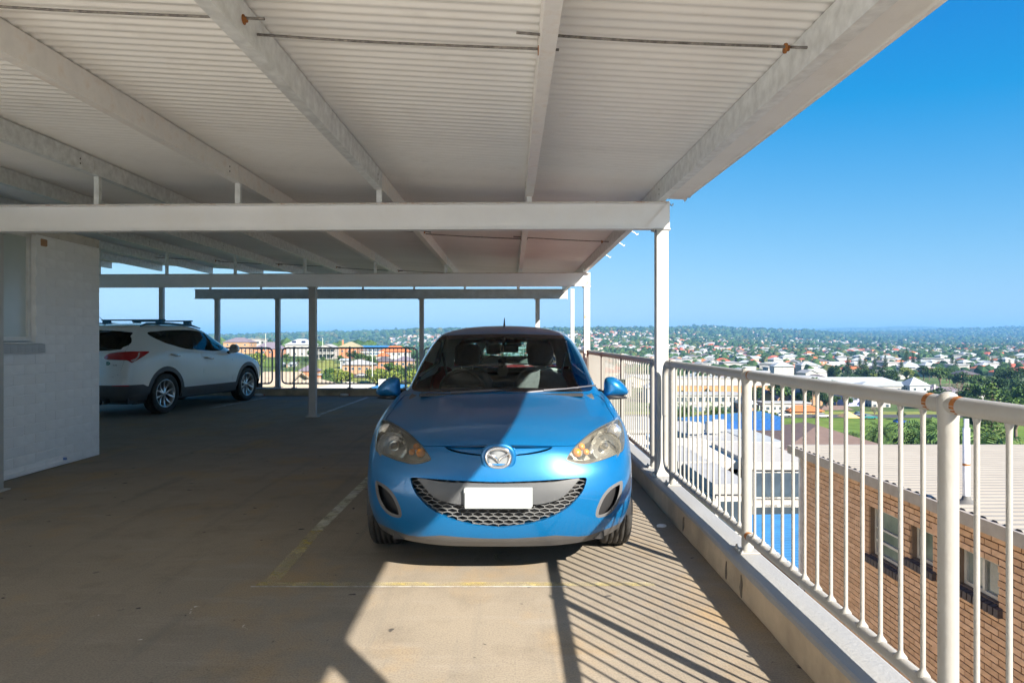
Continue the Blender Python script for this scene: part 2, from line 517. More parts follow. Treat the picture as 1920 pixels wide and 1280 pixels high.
# ---- railings
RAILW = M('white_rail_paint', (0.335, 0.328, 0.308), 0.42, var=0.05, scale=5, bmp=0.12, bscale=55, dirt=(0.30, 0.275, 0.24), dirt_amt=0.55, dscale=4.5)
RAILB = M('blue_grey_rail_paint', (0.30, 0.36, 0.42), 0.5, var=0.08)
RUST = M('rust', (0.30, 0.115, 0.03), 0.9, var=0.3, scale=30, bmp=0.4)
STEEL = M('bolt_steel', (0.45, 0.44, 0.42), 0.45, 0.7, var=0.2, scale=40)
BAL = {}
def railing(name_label, P, s0, s1, posts, m, nb, ztop=1.15, zbot=0.268, rt=0.027, rb=0.023, rbal=0.0076, rp=0.0275, loops=(True, True), base=0.177, rust=()):
    o0 = Vector(P(s0, 0.177))
    e = empty('railing', o0, 0, name_label, 'railing')
    q = lambda s, z: tuple(Vector(P(s, z)) - o0)
    zm = (ztop + zbot) / 2; cr = 0.11
    def rail(z, sg, r, nm):
        pts = []
        if loops[0]:
            pts += [q(s0, zm), q(s0, z - sg * cr)] + [q(s0 + cr - cr * math.cos(R(t)), z - sg * cr + sg * cr * math.sin(R(t))) for t in (15, 30, 45, 60, 75)]
        pts += [q(s0 + (cr if loops[0] else 0), z)]
        pts += [q(s, z) for s in np.linspace(s0 + cr, s1 - cr, 8)[1:-1]]
        pts += [q(s1 - (cr if loops[1] else 0), z)]
        if loops[1]:
            pts += [q(s1 - cr + cr * math.sin(R(t)), z - sg * cr + sg * cr * math.cos(R(t))) for t in (15, 30, 45, 60, 75)] + [q(s1, z - sg * cr), q(s1, zm)]
        MB().tube(pts, r, 16).build(nm, m, e)
    rail(ztop, 1, rt, 'top_rail'); rail(zbot, -1, rb, 'bottom_rail')
    key = (m.name, ztop)
    if key not in BAL:
        pm = MB().lathe([(rp, 0.0), (rp, ztop - base - 0.05), (rp * 1.06, ztop - base - .03), (rp * 1.12, ztop - base), (rp * 1.08, ztop - base + .018), (rp * .8, ztop - base + .031), (rp * .4, ztop - base + .037), (0.0005, ztop - base + .039)], 20)
        pl = MB().box((0, 0, 0.004), (0.115, 0.105, 0.008), 0, 0.002)
        bo = MB().lathe([(0.0, 0.03), (0.006, 0.03), (0.006, 0.018), (0.011, 0.018), (0.011, 0.008)], 6)
        bl = MB().lathe([(0.02, zbot + .012), (0.021, zbot + .02), (rbal * 1.15, zbot + .036), (rbal, zbot + .045), (rbal, ztop - rt - .03), (rbal * 1.1, ztop - rt - .012), (rbal * 1.7, ztop - rt + .006)], 10)
        BAL[key] = (pm.mesh('post', m), pl.mesh('base_plate', m), bo.mesh('bolt', STEEL), bl.mesh('baluster', m))
    pm, pl, bo, bl = BAL[key]
    for s in posts:
        p = link('post', pm, e, q(s, base))
        b_ = link('base_plate', pl, p)
        for dx, dy in ((0.042, 0.038), (-0.042, -0.038), (-0.042, 0.038)):
            link('bolt', bo, b_ if False else p, (dx, dy, 0.0))
    ps = sorted(posts)
    spans = [(s0, ps[0])] + list(zip(ps[:-1], ps[1:])) + [(ps[-1], s1)]
    for (a_, b2) in spans:
        L = b2 - a_
        k = max(0, round(L / nb) - 1)
        for i in range(k):
            s = a_ + L * (i + 1) / (k + 1)
            link('baluster', bl, e, tuple(Vector(P(s, 0.0)) - o0))
    for (s, z, ds) in rust:
        MB().tube([q(s, z), q(s + ds, z + .001)], rt * 1.02 if z > .6 else rb * 1.03, 14, False).build('rust_patch', RUST, e)
    return e
RX = 1.295
railing('nearest white tubular railing on the right, running past the camera to the front post', lambda s, z: (RX, s, z), -9.8, 5.63,
        [-9.92, -8.22, -6.52, -4.82, -3.12, -1.42, 0.279, 1.979, 3.679, 5.378], RAILW, 0.1214, loops=(False, True),
        rust=((1.915, 1.15, .022), (2.045, 1.15, .022), (3.622, 1.15, -.02), (3.625, 0.268, .03), (1.92, 0.268, .02)))
railing('white tubular railing on the right beyond the front post, behind the wing mirror', lambda s, z: (RX, s, z), 5.93, 11.38,
        [6.116, 7.83, 9.54, 11.18], RAILW, 0.1214, rust=((11.1, 1.15, .28), (9.4, 1.15, .05)))
railing('white tubular railing on the right in the farthest bay behind the cars', lambda s, z: (RX, s, z), 11.65, 16.1, [11.9, 13.9, 15.8], RAILW, 0.1214)
BY = 16.24
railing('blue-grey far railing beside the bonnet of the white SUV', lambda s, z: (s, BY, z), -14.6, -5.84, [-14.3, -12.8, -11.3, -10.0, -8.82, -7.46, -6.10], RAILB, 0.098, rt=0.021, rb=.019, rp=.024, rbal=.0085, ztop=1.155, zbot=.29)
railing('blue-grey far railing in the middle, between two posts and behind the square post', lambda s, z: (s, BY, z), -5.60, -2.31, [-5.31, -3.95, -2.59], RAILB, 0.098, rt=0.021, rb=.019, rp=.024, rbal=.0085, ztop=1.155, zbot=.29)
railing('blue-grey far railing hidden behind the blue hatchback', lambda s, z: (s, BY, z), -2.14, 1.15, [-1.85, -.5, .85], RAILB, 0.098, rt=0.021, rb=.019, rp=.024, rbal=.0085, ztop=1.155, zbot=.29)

# ---- carport
GALV = M('galvanised_steel', (0.70, 0.72, 0.72), 0.45, 0.15, var=0.16, scale=14, bmp=0.05, bscale=60, dirt=(0.54, 0.53, 0.50), dirt_amt=0.35, dscale=9)
GALW = M('painted_purlin', (0.82, 0.80, 0.77), 0.5, 0.1, var=0.08, scale=9, dirt=(0.50, 0.36, 0.24), dirt_amt=0.4, dscale=9)
BEAM = M('beam_paint', (0.88, 0.885, 0.89), 0.5, 0.0, var=0.04, scale=3, bmp=0.06, bscale=40, dirt=(0.70, 0.67, 0.62), dirt_amt=0.4, dscale=1.5)
RUSTY = M('rust_streaked_paint', (0.62, 0.60, 0.57), 0.6, 0.0, var=0.1, scale=9, dirt=(0.36, 0.15, 0.05), dirt_amt=0.9, dscale=9)
ROD = M('dirty_rod', (0.16, 0.15, 0.14), 0.75, 0.2, var=0.5, scale=45, dirt=(0.42, 0.38, 0.32), dirt_amt=0.6, dscale=30)
def sheet_mat():
    m, nt, b = newmat('white_roof_sheet')
    v = coords(nt)
    c = mix(nt, ramp(nt, noise(nt, coords(nt, (0.4, 2.5, 1)), 1.4, 5), [(0.35, 0.0), (0.7, 1.0)]), (0.87, 0.86, 0.83), (0.91, 0.90, 0.87))
    c = mix(nt, ramp(nt, noise(nt, v, 3.0, 8, 0.7), [(0.56, 0.0), (0.8, 0.35)]), c, (0.60, 0.56, 0.50))
    nt.links.new(c, b.inputs['Base Color'])
    oi = nd(nt, 'ShaderNodeObjectInfo')
    c = mix(nt, 1.0, c, ramp(nt, oi.outputs['Random'], [(0., .93), (1., 1.)]), 'MULTIPLY')
    nt.links.new(c, b.inputs['Base Color'])
    b.inputs['Roughness'].default_value = 0.42
    b.inputs['Specular IOR Level'].default_value = 0.4
    return m
SHEET = sheet_mat()
XE, ZE, SL = 1.27, 2.527, 0.053
def zpur(X, Y=5.75):
    return ZE + (XE - X) * SL + (0.012 * (Y - 5.75) if Y < 5.75 else 0.0)
cp = empty('carport', (0, 0, 0), 0, 'white steel carport with corrugated roof over the parked cars', 'carport')
# beams (slightly out of square to the kerb)
def ibeam(y, xl, xr, skew, zb, h=0.23, bf=0.10, m=BEAM):
    b = MB()
    L = xr - xl
    b.box((0, 0, zb + 0.006), (L, bf, 0.012)).box((0, 0, zb + h - 0.006), (L, bf, 0.012)).box((0, 0, zb + h / 2), (L - .002, 0.009, h - 0.0245))
    rz = -math.atan2(skew, L)
    o = b.build('beam', m, cp, ((xl + xr) / 2, y + skew / 2, 0), rz)
    g = MB().prism([(L / 2 - .002, zb + .013), (L / 2 - .002, zb + h - .013), (L / 2 - .012, zb + h - .013), (L / 2 - .19, zb + .013)], -0.046, -0.040, 'Y')
    g.bx(L / 2 - .0015, L / 2 + .006, -bf / 2, bf / 2, zb - .02, zb + h + .003)
    g.build('gusset', RUSTY if y > 8 else m, o)
    r = MB().bx(-L / 2, L / 2, -bf / 2 - .0015, -bf / 2 + .003, zb + h - .011, zb + h + .0015)
    r.build('rust_edge', RUSTY, o)
    return o
for (y, xl, xr, sk) in ((0.0, -4.9, 1.345, .12), (5.75, -5.2, 1.345, .17), (11.5, -13.8, 1.345, .55)):
    ibeam(y, xl, xr, sk, 2.297 if y < 8 else 2.275)
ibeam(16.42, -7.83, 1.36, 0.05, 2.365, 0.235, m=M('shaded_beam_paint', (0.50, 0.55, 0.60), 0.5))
pm = MB()
pm.bx(-.05, .05, -.05, .05, 0.010, 1.0, 0.006)
def post(x, y, z0, z1, m=GALV, w=0.1, plate=True, cap=True):
    p = MB().bx(-w / 2, w / 2, -w / 2, w / 2, z0, z1, 0.007).build('post', m, cp, (x, y, 0))
    if plate:
        MB().box((0, 0, z0 + .006), (w * 1.9, w * 1.5, .012), 0, .002).build('base_plate', m, p)
        bo = MB()
        for sx in (-1, 1):
            bo.lathe([(0.0, z0 + .04), (.007, z0 + .04), (.007, z0 + .025), (.013, z0 + .025), (.013, z0 + .012)], 6, (sx * w * .75, -.03, 0))
        bo.build('bolts', STEEL, p)
    if cap:
        MB().bx(-w * .78, w * .66, -w * .6, w * .6, z1 - .012, z1 - .0005).build('cap_plate', m, p)
        MB().lathe([(0.0, z1 - .03), (.011, z1 - .03), (.011, z1 - .012)], 6, (-w * .68, -.03, 0)).build('bolt', STEEL, p)
    return p
WPOST = M('white_post_paint', (0.43, 0.43, 0.415), 0.45, 0.0, var=0.06, bmp=.05)
GPOST = M('grey_post_paint', (0.46, 0.45, 0.44), 0.55, 0.0, var=0.08)
post(1.288, 0.0, 0.178, 2.297, WPOST)
post(1.288, 5.75, 0.178, 2.297, WPOST)
post(1.290, 11.5, 0.178, 2.275, RUSTY)
post(-3.50, 11.72, 0.0, 2.275, GPOST, 0.115)
post(-4.615, 5.93, 0.0, 2.297, WPOST, 0.105)
post(-4.615, 0.1, 0.0, 2.297, WPOST, 0.105)
for x in (-7.26, -5.77, -2.225, 0.63):
    post(x, 16.43, 0.178, 2.365, GPOST, 0.105)
post(1.49, 16.44, -.3, 2.61, WPOST, 0.09, False, False)
post(-8.72, 16.6, -.3, 2.72, GPOST, 0.10, False, False)
# purlins: folded C-sections
def purlin(X, y0, y1, m, flip=False):
    z0 = lambda y: zpur(X, y)
    t, w, h, lip = 0.003, 0.065, 0.15, 0.016
    sg = 1 if flip else -1
    prof = [(0, 0), (sg * w, 0), (sg * w, lip), (sg * (w - t), lip), (sg * (w - t), t), (sg * t, t), (sg * t, h - t), (sg * (w - t), h - t), (sg * (w - t), h - lip), (sg * w, h - lip), (sg * w, h), (0, h)]
    rows = []
    for y in ((y0, 5.75, y1) if y0 < 5.75 < y1 else (y0, y1)):
        rows.append([(p[0], y, p[1] + z0(y)) for p in prof + prof[:1]])
    b = MB().sheet(rows, False)
    for r in (rows[0], rows[-1]):
        b.add(r[:-1], [tuple(range(len(prof)))])
    o = b.build('purlin', m, cp, (X, 0, 0))
    fx = -0.0012 * sg
    for yb in (5.62, 11.3):
        if y0 < yb < y1:
            h_ = MB()
            for dz in (0.045, 0.085):
                h_.lathe([(0.0, fx * 1.5), (.008, fx * 1.5), (.008, fx)], 8, (0, yb, z0(yb) + dz), 'X')
            h_.build('bolt_holes', M('dark_hole', (0.03, 0.028, 0.025), 0.8), o)
    return o
PX = [0.118, -1.13, -2.38, -3.64, -4.9, -6.15, -7.4, -8.65, -9.9, -11.15, -12.4, -13.6]
for i, X in enumerate(PX):
    ms = (GALW, GALV, GALW, GALV, GALV, GALV, GALW, GALV) + (GALV,) * 4
    if X > -9: purlin(X, -1.2, 5.80, ms[i], X > 0)
    purlin(X + .002, 5.806, 11.56, GALW if i in (0, 2, 1) else GALV, X > 0)
    purlin(X, 11.566, 16.5, GALV, X > 0)
purlin(XE - .03, -1.2, 5.80, GALV, True); purlin(XE - .028, 5.806, 11.56, GALV, True); purlin(XE - .03, 11.566, 16.5, GALV, True)
# stub cleats between beam and purlin
for yb, xs in ((5.78, PX[:5]), (11.6, PX[:11]), (16.43, PX[:7])):
    for X in xs:
        zt = zpur(X, 5.75); zb = 2.527 if yb < 8 else (2.505 if yb < 12 else 2.60)
        yy = yb + (XE - X) * (.026 if yb < 8 else .046 if yb < 12 else 0)
        if zt - zb > 0.02:
            MB().bx(-.022, .022, -.02, .02, zb, zt - .001).build('cleat', GALV, cp, (X - .032 * (1 if X < 0 else -1), yy, 0))
# tie rods
def rod(xa, xb, y):
    za, zb = zpur(xa, y) + .075, zpur(xb, y) + .075
    pts = [(lerp(xa, xb, t), y + .004 * math.sin(t * 5), lerp(za, zb, t) - .006 * math.sin(math.pi * t)) for t in np.linspace(0, 1, 9)]
    r_ = MB().tube(pts, 0.0062, 8).build('tie_rod', ROD, cp)
    MB().lathe([(0.0, -.004), (.021, -.004), (.021, .004), (.012, .006), (.012, .016), (0, .016)], 12, (xb - .09 if xb > xa else xb, y, zb - .001), 'X').build('washer', RUST, r_)
allx = [XE - .03] + PX
for k, yy in enumerate((2.88, 8.62, 13.9)):
    for i in range(len(allx) - 1):
        if k != 1 and i > 6: continue
        rod(allx[i + 1] - .10, allx[i] + (.09 if i else .0), yy + (.075 if i % 2 else -.075))
# roof sheets: corrugations run across the drive, one part per sheet
def roof_sheet(y0, y1, x0, x1):
    n = max(8, int(round((y1 - y0) / 0.0762)) * 8)
    rows = []
    for i in range(n + 1):
        y = y0 + (y1 - y0) * i / n
        ph = 2 * math.pi * (y / 0.0762)
        s = math.sin(ph)
        dz = 0.0055 * (abs(s) ** 0.75) * (1 if s > 0 else -1)
        rows.append([(x, y, zpur(x, y) + 0.16 + dz) for x in (x0, (x0 + x1) / 2, x1)])
    return MB().sheet(rows).build('roof_sheet', SHEET, cp)
y = -1.27
while y < 6.1:
    roof_sheet(y, min(y + 0.762 + .03, 6.22), -9.3, 1.56); y += 0.762
y = 6.10
while y < 16.6:
    roof_sheet(y, min(y + 0.762 + .03, 16.7), -14.0, 1.335); y += 0.762
# flat soffit flashing under the near overhang, torn at its far end
fl_ = []
for i in range(121):
    y = -1.25 + 7.4 * i / 120
    rag = 0.0 if i < 117 else .012 * math.sin(i * 2.3)
    zz = lambda x: zpur(x, y) + .131 + rag
    fl_.append([(1.24, y, zz(1.24)), (1.40, y, zz(1.40)), (1.405, y, zz(1.40) - .004), (1.41, y, zz(1.41)), (1.578, y, zz(1.578)), (1.588, y, zz(1.588) - .006), (1.59, y, zz(1.59) - .022), (1.592, y, zz(1.59) + .035)])
MB().sheet(fl_, False).build('edge_flashing', SHEET, cp)
# gutter hooks left on the edge
for (px_, py_, Y) in ((1262, 372, 5.95), (1186, 437, 7.6), (1162, 460, 8.5), (1137, 485, 9.7)):
    p = (1.33, Y, 2.57)
    MB().tube([(1.30, Y, 2.60), (1.35, Y, 2.59), (1.40, Y, 2.565), (1.425, Y, 2.54), (1.435, Y, 2.545), (1.437, Y, 2.56)], .005, 6).build('gutter_hook', GALV, cp)

# ---- painted block wall with the window on the left
WX = -4.85; WY = 7.83
bw = empty('block_wall', (WX, WY, 0), 0, 'white painted block wall with a frosted window on the left', 'wall')
WPAINT = M('white_masonry_paint', (0.88, 0.885, 0.89), 0.62, var=0.045, scale=4, bmp=0.25, bscale=45, dirt=(0.74, 0.74, 0.72), dirt_amt=0.45, dscale=1.6)
WPAINT2 = M('white_masonry_paint_ribbed', (0.90, 0.905, 0.91), 0.62, var=0.06, scale=9, bmp=0.35, bscale=80, dirt=(0.78, 0.78, 0.76), dirt_amt=0.4, dscale=2.5)
MB().bx(-0.19, 0.0002, -1.03, 0.0, 0.0, 2.42).bx(-.19, 0.0002, -1.62, -1.03, 0, 1.32).bx(-.19, 0.0002, -26, -1.62, 0, 2.42).bx(-5.0, -0.191, -0.2, -.0, 0, 2.42).build('wall_core', WPAINT, bw)
blk = [MB().box((0, 0, 0), (0.03, L - 0.003, 0.097), 0, 0.004).mesh('block', WPAINT2 if k % 2 else WPAINT) for k, L in enumerate((0.30, 0.30, 0.15, 0.15))]
nblk = 0
for c in range(24):
    z = 0.05 + c * 0.1
    off = 0.15 if c % 2 else 0.0
    ys = []
    y0_ = 0.0
    if off:
        ys.append((-0.075, 2)); y0_ = -0.15
    while y0_ > -2.75:
        ys.append((y0_ - 0.15, 0)); y0_ -= 0.30
    for yy, k in ys:
        if z > 1.30 and -1.66 < yy < -1.00:      # window opening
            continue
        if z > 1.3 and yy < -2.4: continue
        o = link('block', blk[k + random.randint(0, 1)], bw, (-0.012 + random.uniform(-.0007, .0005), yy + random.uniform(-.001, .001), z))
        nblk += 1
MB().bx(-.012, .003, -1.035, -.985, 1.33, 2.42).build('reveal', WPAINT, bw)
fasc = M('weathered_fascia', (0.60, 0.58, 0.54), 0.75, var=0.1, dirt=(0.25, 0.2, 0.16), dirt_amt=.6, dscale=12)
MB().bx(-.1, 0.012, -26, -.02, 2.421, 2.515).build('fascia', fasc, bw)
wfr = M('window_frame_white', (0.74, 0.74, 0.73), 0.4)
wi = MB()
wi.bx(-.10, -.05, -1.075, -1.035, 1.34, 2.42).bx(-.10, -.05, -1.62, -1.075, 1.34, 1.375).bx(-.10, -.05, -1.62, -1.58, 1.375, 2.42).bx(-.10, -.05, -1.58, -1.075, 2.385, 2.42)
w_ = wi.build('window', wfr, bw)
frost, ntf, bf_ = newmat('frosted_glass')
vv = coords(ntf)
ntf.links.new(mix(ntf, ramp(ntf, noise(ntf, vv, 1.2), [(.3, 0.), (.7, 1.)]), (0.48, 0.55, 0.52), (0.62, 0.68, 0.68)), bf_.inputs['Base Color'])
bf_.inputs['Roughness'].default_value = 0.22; bf_.inputs['Specular IOR Level'].default_value = 0.8
bump(ntf, bf_, noise(ntf, vv, 160, 2), .1, .002)
MB().bx(-.085, -.078, -1.58, -1.075, 1.375, 2.385).build('pane', frost, w_)
sill = bpy.data.objects.new('sill', None); COL.objects.link(sill); sill.parent = bw
slope = M('sill_paint', (0.50, 0.54, 0.58), 0.55, var=.1)
sb = MB().prism([(-.10, 1.335), (.05, 1.30), (.05, 1.215), (-.01, 1.215), (-.10, 1.25)], -.046, .046, 'Y')
sbm = sb.mesh('sill_brick', slope)
for i in range(7):
    link('sill_brick', sbm, sill, (0, -1.02 - i * .095, 0))
MB().bx(-.004, .028, -1.75, -.52, 0.012, 0.05).build('skirting_pipe', WPAINT, bw)
for yy in (-1.70, -.62):
    MB().bx(.003, .030, yy - .012, yy + .012, .05, .075).build('pipe_clip', M('blue_clip', (0.12, .2, .45), .5), bw)
MB().box((-.015, -.93, 2.35), (.05, .09, .085), 0, .012).build('broken_corner', M('bare_terracotta', (0.45, 0.27, 0.16), .9, bmp=.4), bw)

# ---- litter
lit = MB().pillow([(-.036, -.016), (.004, -.028), (.03, -.012), (.042, .014), (.006, .018), (-.03, .02)], .018, lambda u, v, h: (u, v, h), 4)
tag(lit.build('paper_scrap', M('paper_white', (.75, .75, .74), .8), None, (1.075, 4.80, .002)), 'crumpled white scrap of paper lying beside the tan kerb', 'litter')
def bottle(x, y, rz, lab):
    e = empty('plastic_bottle', (x, y, .035), rz, lab, 'bottle')
    MB().lathe([(0.0, -.1), (.032, -.1), (.034, -.05), (.033, .03), (.028, .06), (.012, .09), (.012, .105)], 12, axis='X').build('bottle_body', M('clear_plastic_dull', (.62, .62, .6), .3), e)
    MB().lathe([(0.0, .125), (.014, .125), (.014, .1), (0., .1)], 10, axis='X').build('cap', M('red_cap', (.5, .06, .05), .5), e)
bottle(-4.02, 16.0, .2, 'empty plastic bottle on the floor against the far kerb under the middle railing')
bottle(-6.05, 15.95, .4, 'empty plastic bottle on the floor just ahead of the SUV front wheel')
# tyre scuffs and oil drips are in the slab's material; here the loose flakes of blown render on the kerb
FLK = M('bare_kerb_core', (.16, .13, .10), .95, bmp=.5)
for i, (y, h) in enumerate(((4.60, .10), (3.68, .10), (3.44, .115)  )):
    pts = [(-.012, -.5), (.010, -.46), (.016, -.1), (.006, .3), (-.004, .5), (-.014, .2), (-.018, -.15)]
    fk = MB().prism([(a * .75 + .006 * math.sin(b_ * 9 + i), .075 + b_ * h) for a, b_ in pts], -.0075, .02, 'X').build('spalled_patch', FLK, [o for o in COL.objects if o.name == 'kerb'][0])
    fk.location = (0, y + 20, 0)
# ================================================================ car bodies: smooth shells cut into panels, panes and lamps
def pchip(y, t):
    """monotone cubic interpolation of rows y[k] at index parameters t"""
    y = np.asarray(y, float); n = len(y)
    d = y[1:] - y[:-1]
    m = np.zeros_like(y)
    a, b = d[:-1], d[1:]
    with np.errstate(divide='ignore', invalid='ignore'):
        h = np.where(a * b > 0, 2 * a * b / (a + b), 0.0)
    m[1:-1] = np.nan_to_num(h); m[0] = d[0]; m[-1] = d[-1]
    i = np.clip(np.floor(t).astype(int), 0, n - 2); s = (t - i)
    s = s.reshape((-1,) + (1,) * (y.ndim - 1))
    return ((2 * s**3 - 3 * s**2 + 1) * y[i] + (s**3 - 2 * s**2 + s) * m[i] + (-2 * s**3 + 3 * s**2) * y[i + 1] + (s**3 - s**2) * m[i + 1])

def shell(ctrl, nr, ncs, smooth_it=8):
    """ctrl[row][col] = (x,y,z) half body, columns from one centre line round the side to the other."""
    C = np.array(ctrl, float)
    rows, cols = C.shape[:2]
    tr = np.linspace(0, rows - 1, nr)
    A = pchip(C, tr)                                    # nr x cols x 3
    mir = A[:, ::-1].copy(); mir[..., 0] *= -1
    L = A[:, 1:3][:, ::-1].copy(); L[..., 0] *= -1
    Rr = A[:, -3:-1][:, ::-1].copy(); Rr[..., 0] *= -1
    E = np.concatenate([L, A, Rr], 1).transpose(1, 0, 2)
    pad = 6
    step = (cols - 1) / (ncs - 1)
    tc = np.linspace(0, cols - 1, ncs) + 2
    tcp = np.concatenate([tc[0] - step * np.arange(pad, 0, -1), tc, tc[-1] + step * np.arange(1, pad + 1)])
    G = pchip(E, tcp).transpose(1, 0, 2)                # nr x (ncs+2pad) x 3
    for _ in range(smooth_it):
        H = G.copy()
        H[1:-1] = 0.5 * G[1:-1] + 0.25 * (G[:-2] + G[2:])
        G = H.copy()
        H[:, 1:-1] = 0.5 * G[:, 1:-1] + 0.25 * (G[:, :-2] + G[:, 2:])
        G = H
    du = np.gradient(G, axis=1); dv = np.gradient(G, axis=0)
    Nn = np.cross(du, dv)
    Nn /= np.maximum(np.linalg.norm(Nn, axis=2, keepdims=True), 1e-9)
    G = G[:, pad:-pad]; Nn = Nn[:, pad:-pad]
    G[:, 0, 0] = 0; G[:, -1, 0] = 0
    P = G.reshape(-1, 3); N = Nn.reshape(-1, 3)
    cen = np.array([0, P[:, 1].mean(), 0.7])
    if ((P - cen) * N).sum() < 0:
        N = -N
    idx = np.arange(nr * ncs).reshape(nr, ncs)
    a, b, c, d = idx[:-1, :-1].ravel(), idx[:-1, 1:].ravel(), idx[1:, 1:].ravel(), idx[1:, :-1].ravel()
    T = np.concatenate([np.stack([a, b, c], 1), np.stack([a, c, d], 1)])
    fn = np.cross(P[T[:, 1]] - P[T[:, 0]], P[T[:, 2]] - P[T[:, 0]])
    flip = (fn * N[T].mean(1)).sum(1) < 0
    T[flip] = T[flip][:, ::-1]
    T = T[np.linalg.norm(fn, axis=1) > 1e-10]
    return [P, N, T]

def clip(S, f):
    """part of the mesh where f < 0 (f per vertex), cut smoothly along f = 0"""
    P, N, T = S
    ins = f < 0
    k = ins[T].sum(1)
    full = T[k == 3]
    newP, newN, newT, cache = [], [], [], {}
    base = len(P)
    def cut(i, j):
        key = (i, j) if i < j else (j, i)
        if key in cache: return cache[key]
        i, j = key
        t = f[i] / (f[i] - f[j])
        newP.append(P[i] + (P[j] - P[i]) * t); n = N[i] + (N[j] - N[i]) * t
        newN.append(n / max(np.linalg.norm(n), 1e-9))
        cache[key] = base + len(newP) - 1
        return cache[key]
    for tri in T[(k == 1) | (k == 2)]:
        poly = []
        for q in range(3):
            i, j = int(tri[q]), int(tri[(q + 1) % 3])
            if ins[i]: poly.append(i)
            if ins[i] != ins[j]: poly.append(cut(i, j))
        for q in range(1, len(poly) - 1):
            newT.append((poly[0], poly[q], poly[q + 1]))
    PP = np.concatenate([P, np.array(newP).reshape(-1, 3)]); NN = np.concatenate([N, np.array(newN).reshape(-1, 3)])
    TT = np.concatenate([full, np.array(newT, int).reshape(-1, 3)])
    used = np.unique(TT)
    mp = np.full(len(PP), -1); mp[used] = np.arange(len(used))
    return [PP[used], NN[used], mp[TT]]

def boundary(S):
    T = S[2]
    e = np.concatenate([T[:, [0, 1]], T[:, [1, 2]], T[:, [2, 0]]])
    key = np.sort(e, 1); _, inv, cnt = np.unique(key, axis=0, return_inverse=True, return_counts=True)
    return e[cnt[inv.ravel()] == 1]

def skirt(S, depth, vec=None, skip_axis=True):
    """walls running inwards from the open edges of a panel"""
    P, N, T = S
    e = boundary(S)
    if skip_axis:
        e = e[~((np.abs(P[e[:, 0], 0]) < 1e-5) & (np.abs(P[e[:, 1], 0]) < 1e-5))]
    Pa, Pb = P[e[:, 0]], P[e[:, 1]]
    if vec is None:
        da, db = -N[e[:, 0]] * depth, -N[e[:, 1]] * depth
    else:
        da = db = np.array(vec, float) * depth
    n = len(e)
    V = np.concatenate([Pa, Pb, Pb + db, Pa + da])
    fn = np.cross(Pb - Pa, (Pa + da) - Pa); fn /= np.maximum(np.linalg.norm(fn, axis=1, keepdims=True), 1e-9)
    i = np.arange(n)
    Tn = np.concatenate([np.stack([i + n, i, i + 3 * n], 1), np.stack([i + n, i + 3 * n, i + 2 * n], 1)])
    return [V, np.concatenate([-fn] * 4), Tn]

def join(*Ss):
    P, N, T, o = [], [], [], 0
    for S in Ss:
        if len(S[0]) == 0: continue
        P.append(S[0]); N.append(S[1]); T.append(S[2] + o); o += len(S[0])
    return [np.concatenate(P), np.concatenate(N), np.concatenate(T)]

def mirror(S):
    m = np.array([-1, 1, 1.0])
    return [S[0] * m, S[1] * m, S[2][:, ::-1]]
def both(S): return join(S, mirror(S))
def offset(S, d): return [S[0] - S[1] * d, S[1], S[2]]
def shift(S, v): return [S[0] + np.array(v, float), S[1], S[2]]

def emit(S, name, m, parent):
    if len(S[2]) == 0: return None
    me = np_mesh(name, S[0], S[2], m, smooth=True)
    me.normals_split_custom_set_from_vertices([tuple(n) for n in S[1]])
    return link(name, me, parent)

def crom(pts, n=6, closed=True):
    """rounded outline through the points"""
    out = []; m = len(pts)
    for i in range(m if closed else m - 1):
        p0, p1, p2, p3 = (np.array(pts[(i + k) % m] if closed else pts[min(max(i + k, 0), m - 1)], float) for k in (-1, 0, 1, 2))
        for t in np.arange(n) / n:
            out.append(0.5 * (2 * p1 + (p2 - p0) * t + (2 * p0 - 5 * p1 + 4 * p2 - p3) * t**2 + (3 * p1 - 3 * p2 + p3 - p0) * t**3))
    return np.array(out)

def sdf(poly, x, y):
    """signed distance (negative inside) to a closed outline"""
    poly = np.asarray(poly, float)
    d = np.full(len(x), 1e9); inside = np.zeros(len(x), bool)
    for i in range(len(poly)):
        ax, ay = poly[i]; bx_, by_ = poly[(i + 1) % len(poly)]
        ex, ey = bx_ - ax, by_ - ay
        L = ex * ex + ey * ey + 1e-12
        t = np.clip(((x - ax) * ex + (y - ay) * ey) / L, 0, 1)
        d = np.minimum(d, (x - ax - t * ex) ** 2 + (y - ay - t * ey) ** 2)
        c = (ay > y) != (by_ > y)
        with np.errstate(divide='ignore', invalid='ignore'):
            xi = ax + (y - ay) * ex / (ey if ey != 0 else 1e-12)
        inside ^= c & (x < xi)
    return np.where(inside, -1, 1) * np.sqrt(d)

def path_dist(pts, x, y):
    d = np.full(len(x), 1e9)
    for (ax, ay), (bx_, by_) in zip(pts[:-1], pts[1:]):
        ex, ey = bx_ - ax, by_ - ay
        t = np.clip(((x - ax) * ex + (y - ay) * ey) / (ex * ex + ey * ey + 1e-12), 0, 1)
        d = np.minimum(d, (x - ax - t * ex) ** 2 + (y - ay - t * ey) ** 2)
    return np.sqrt(d)

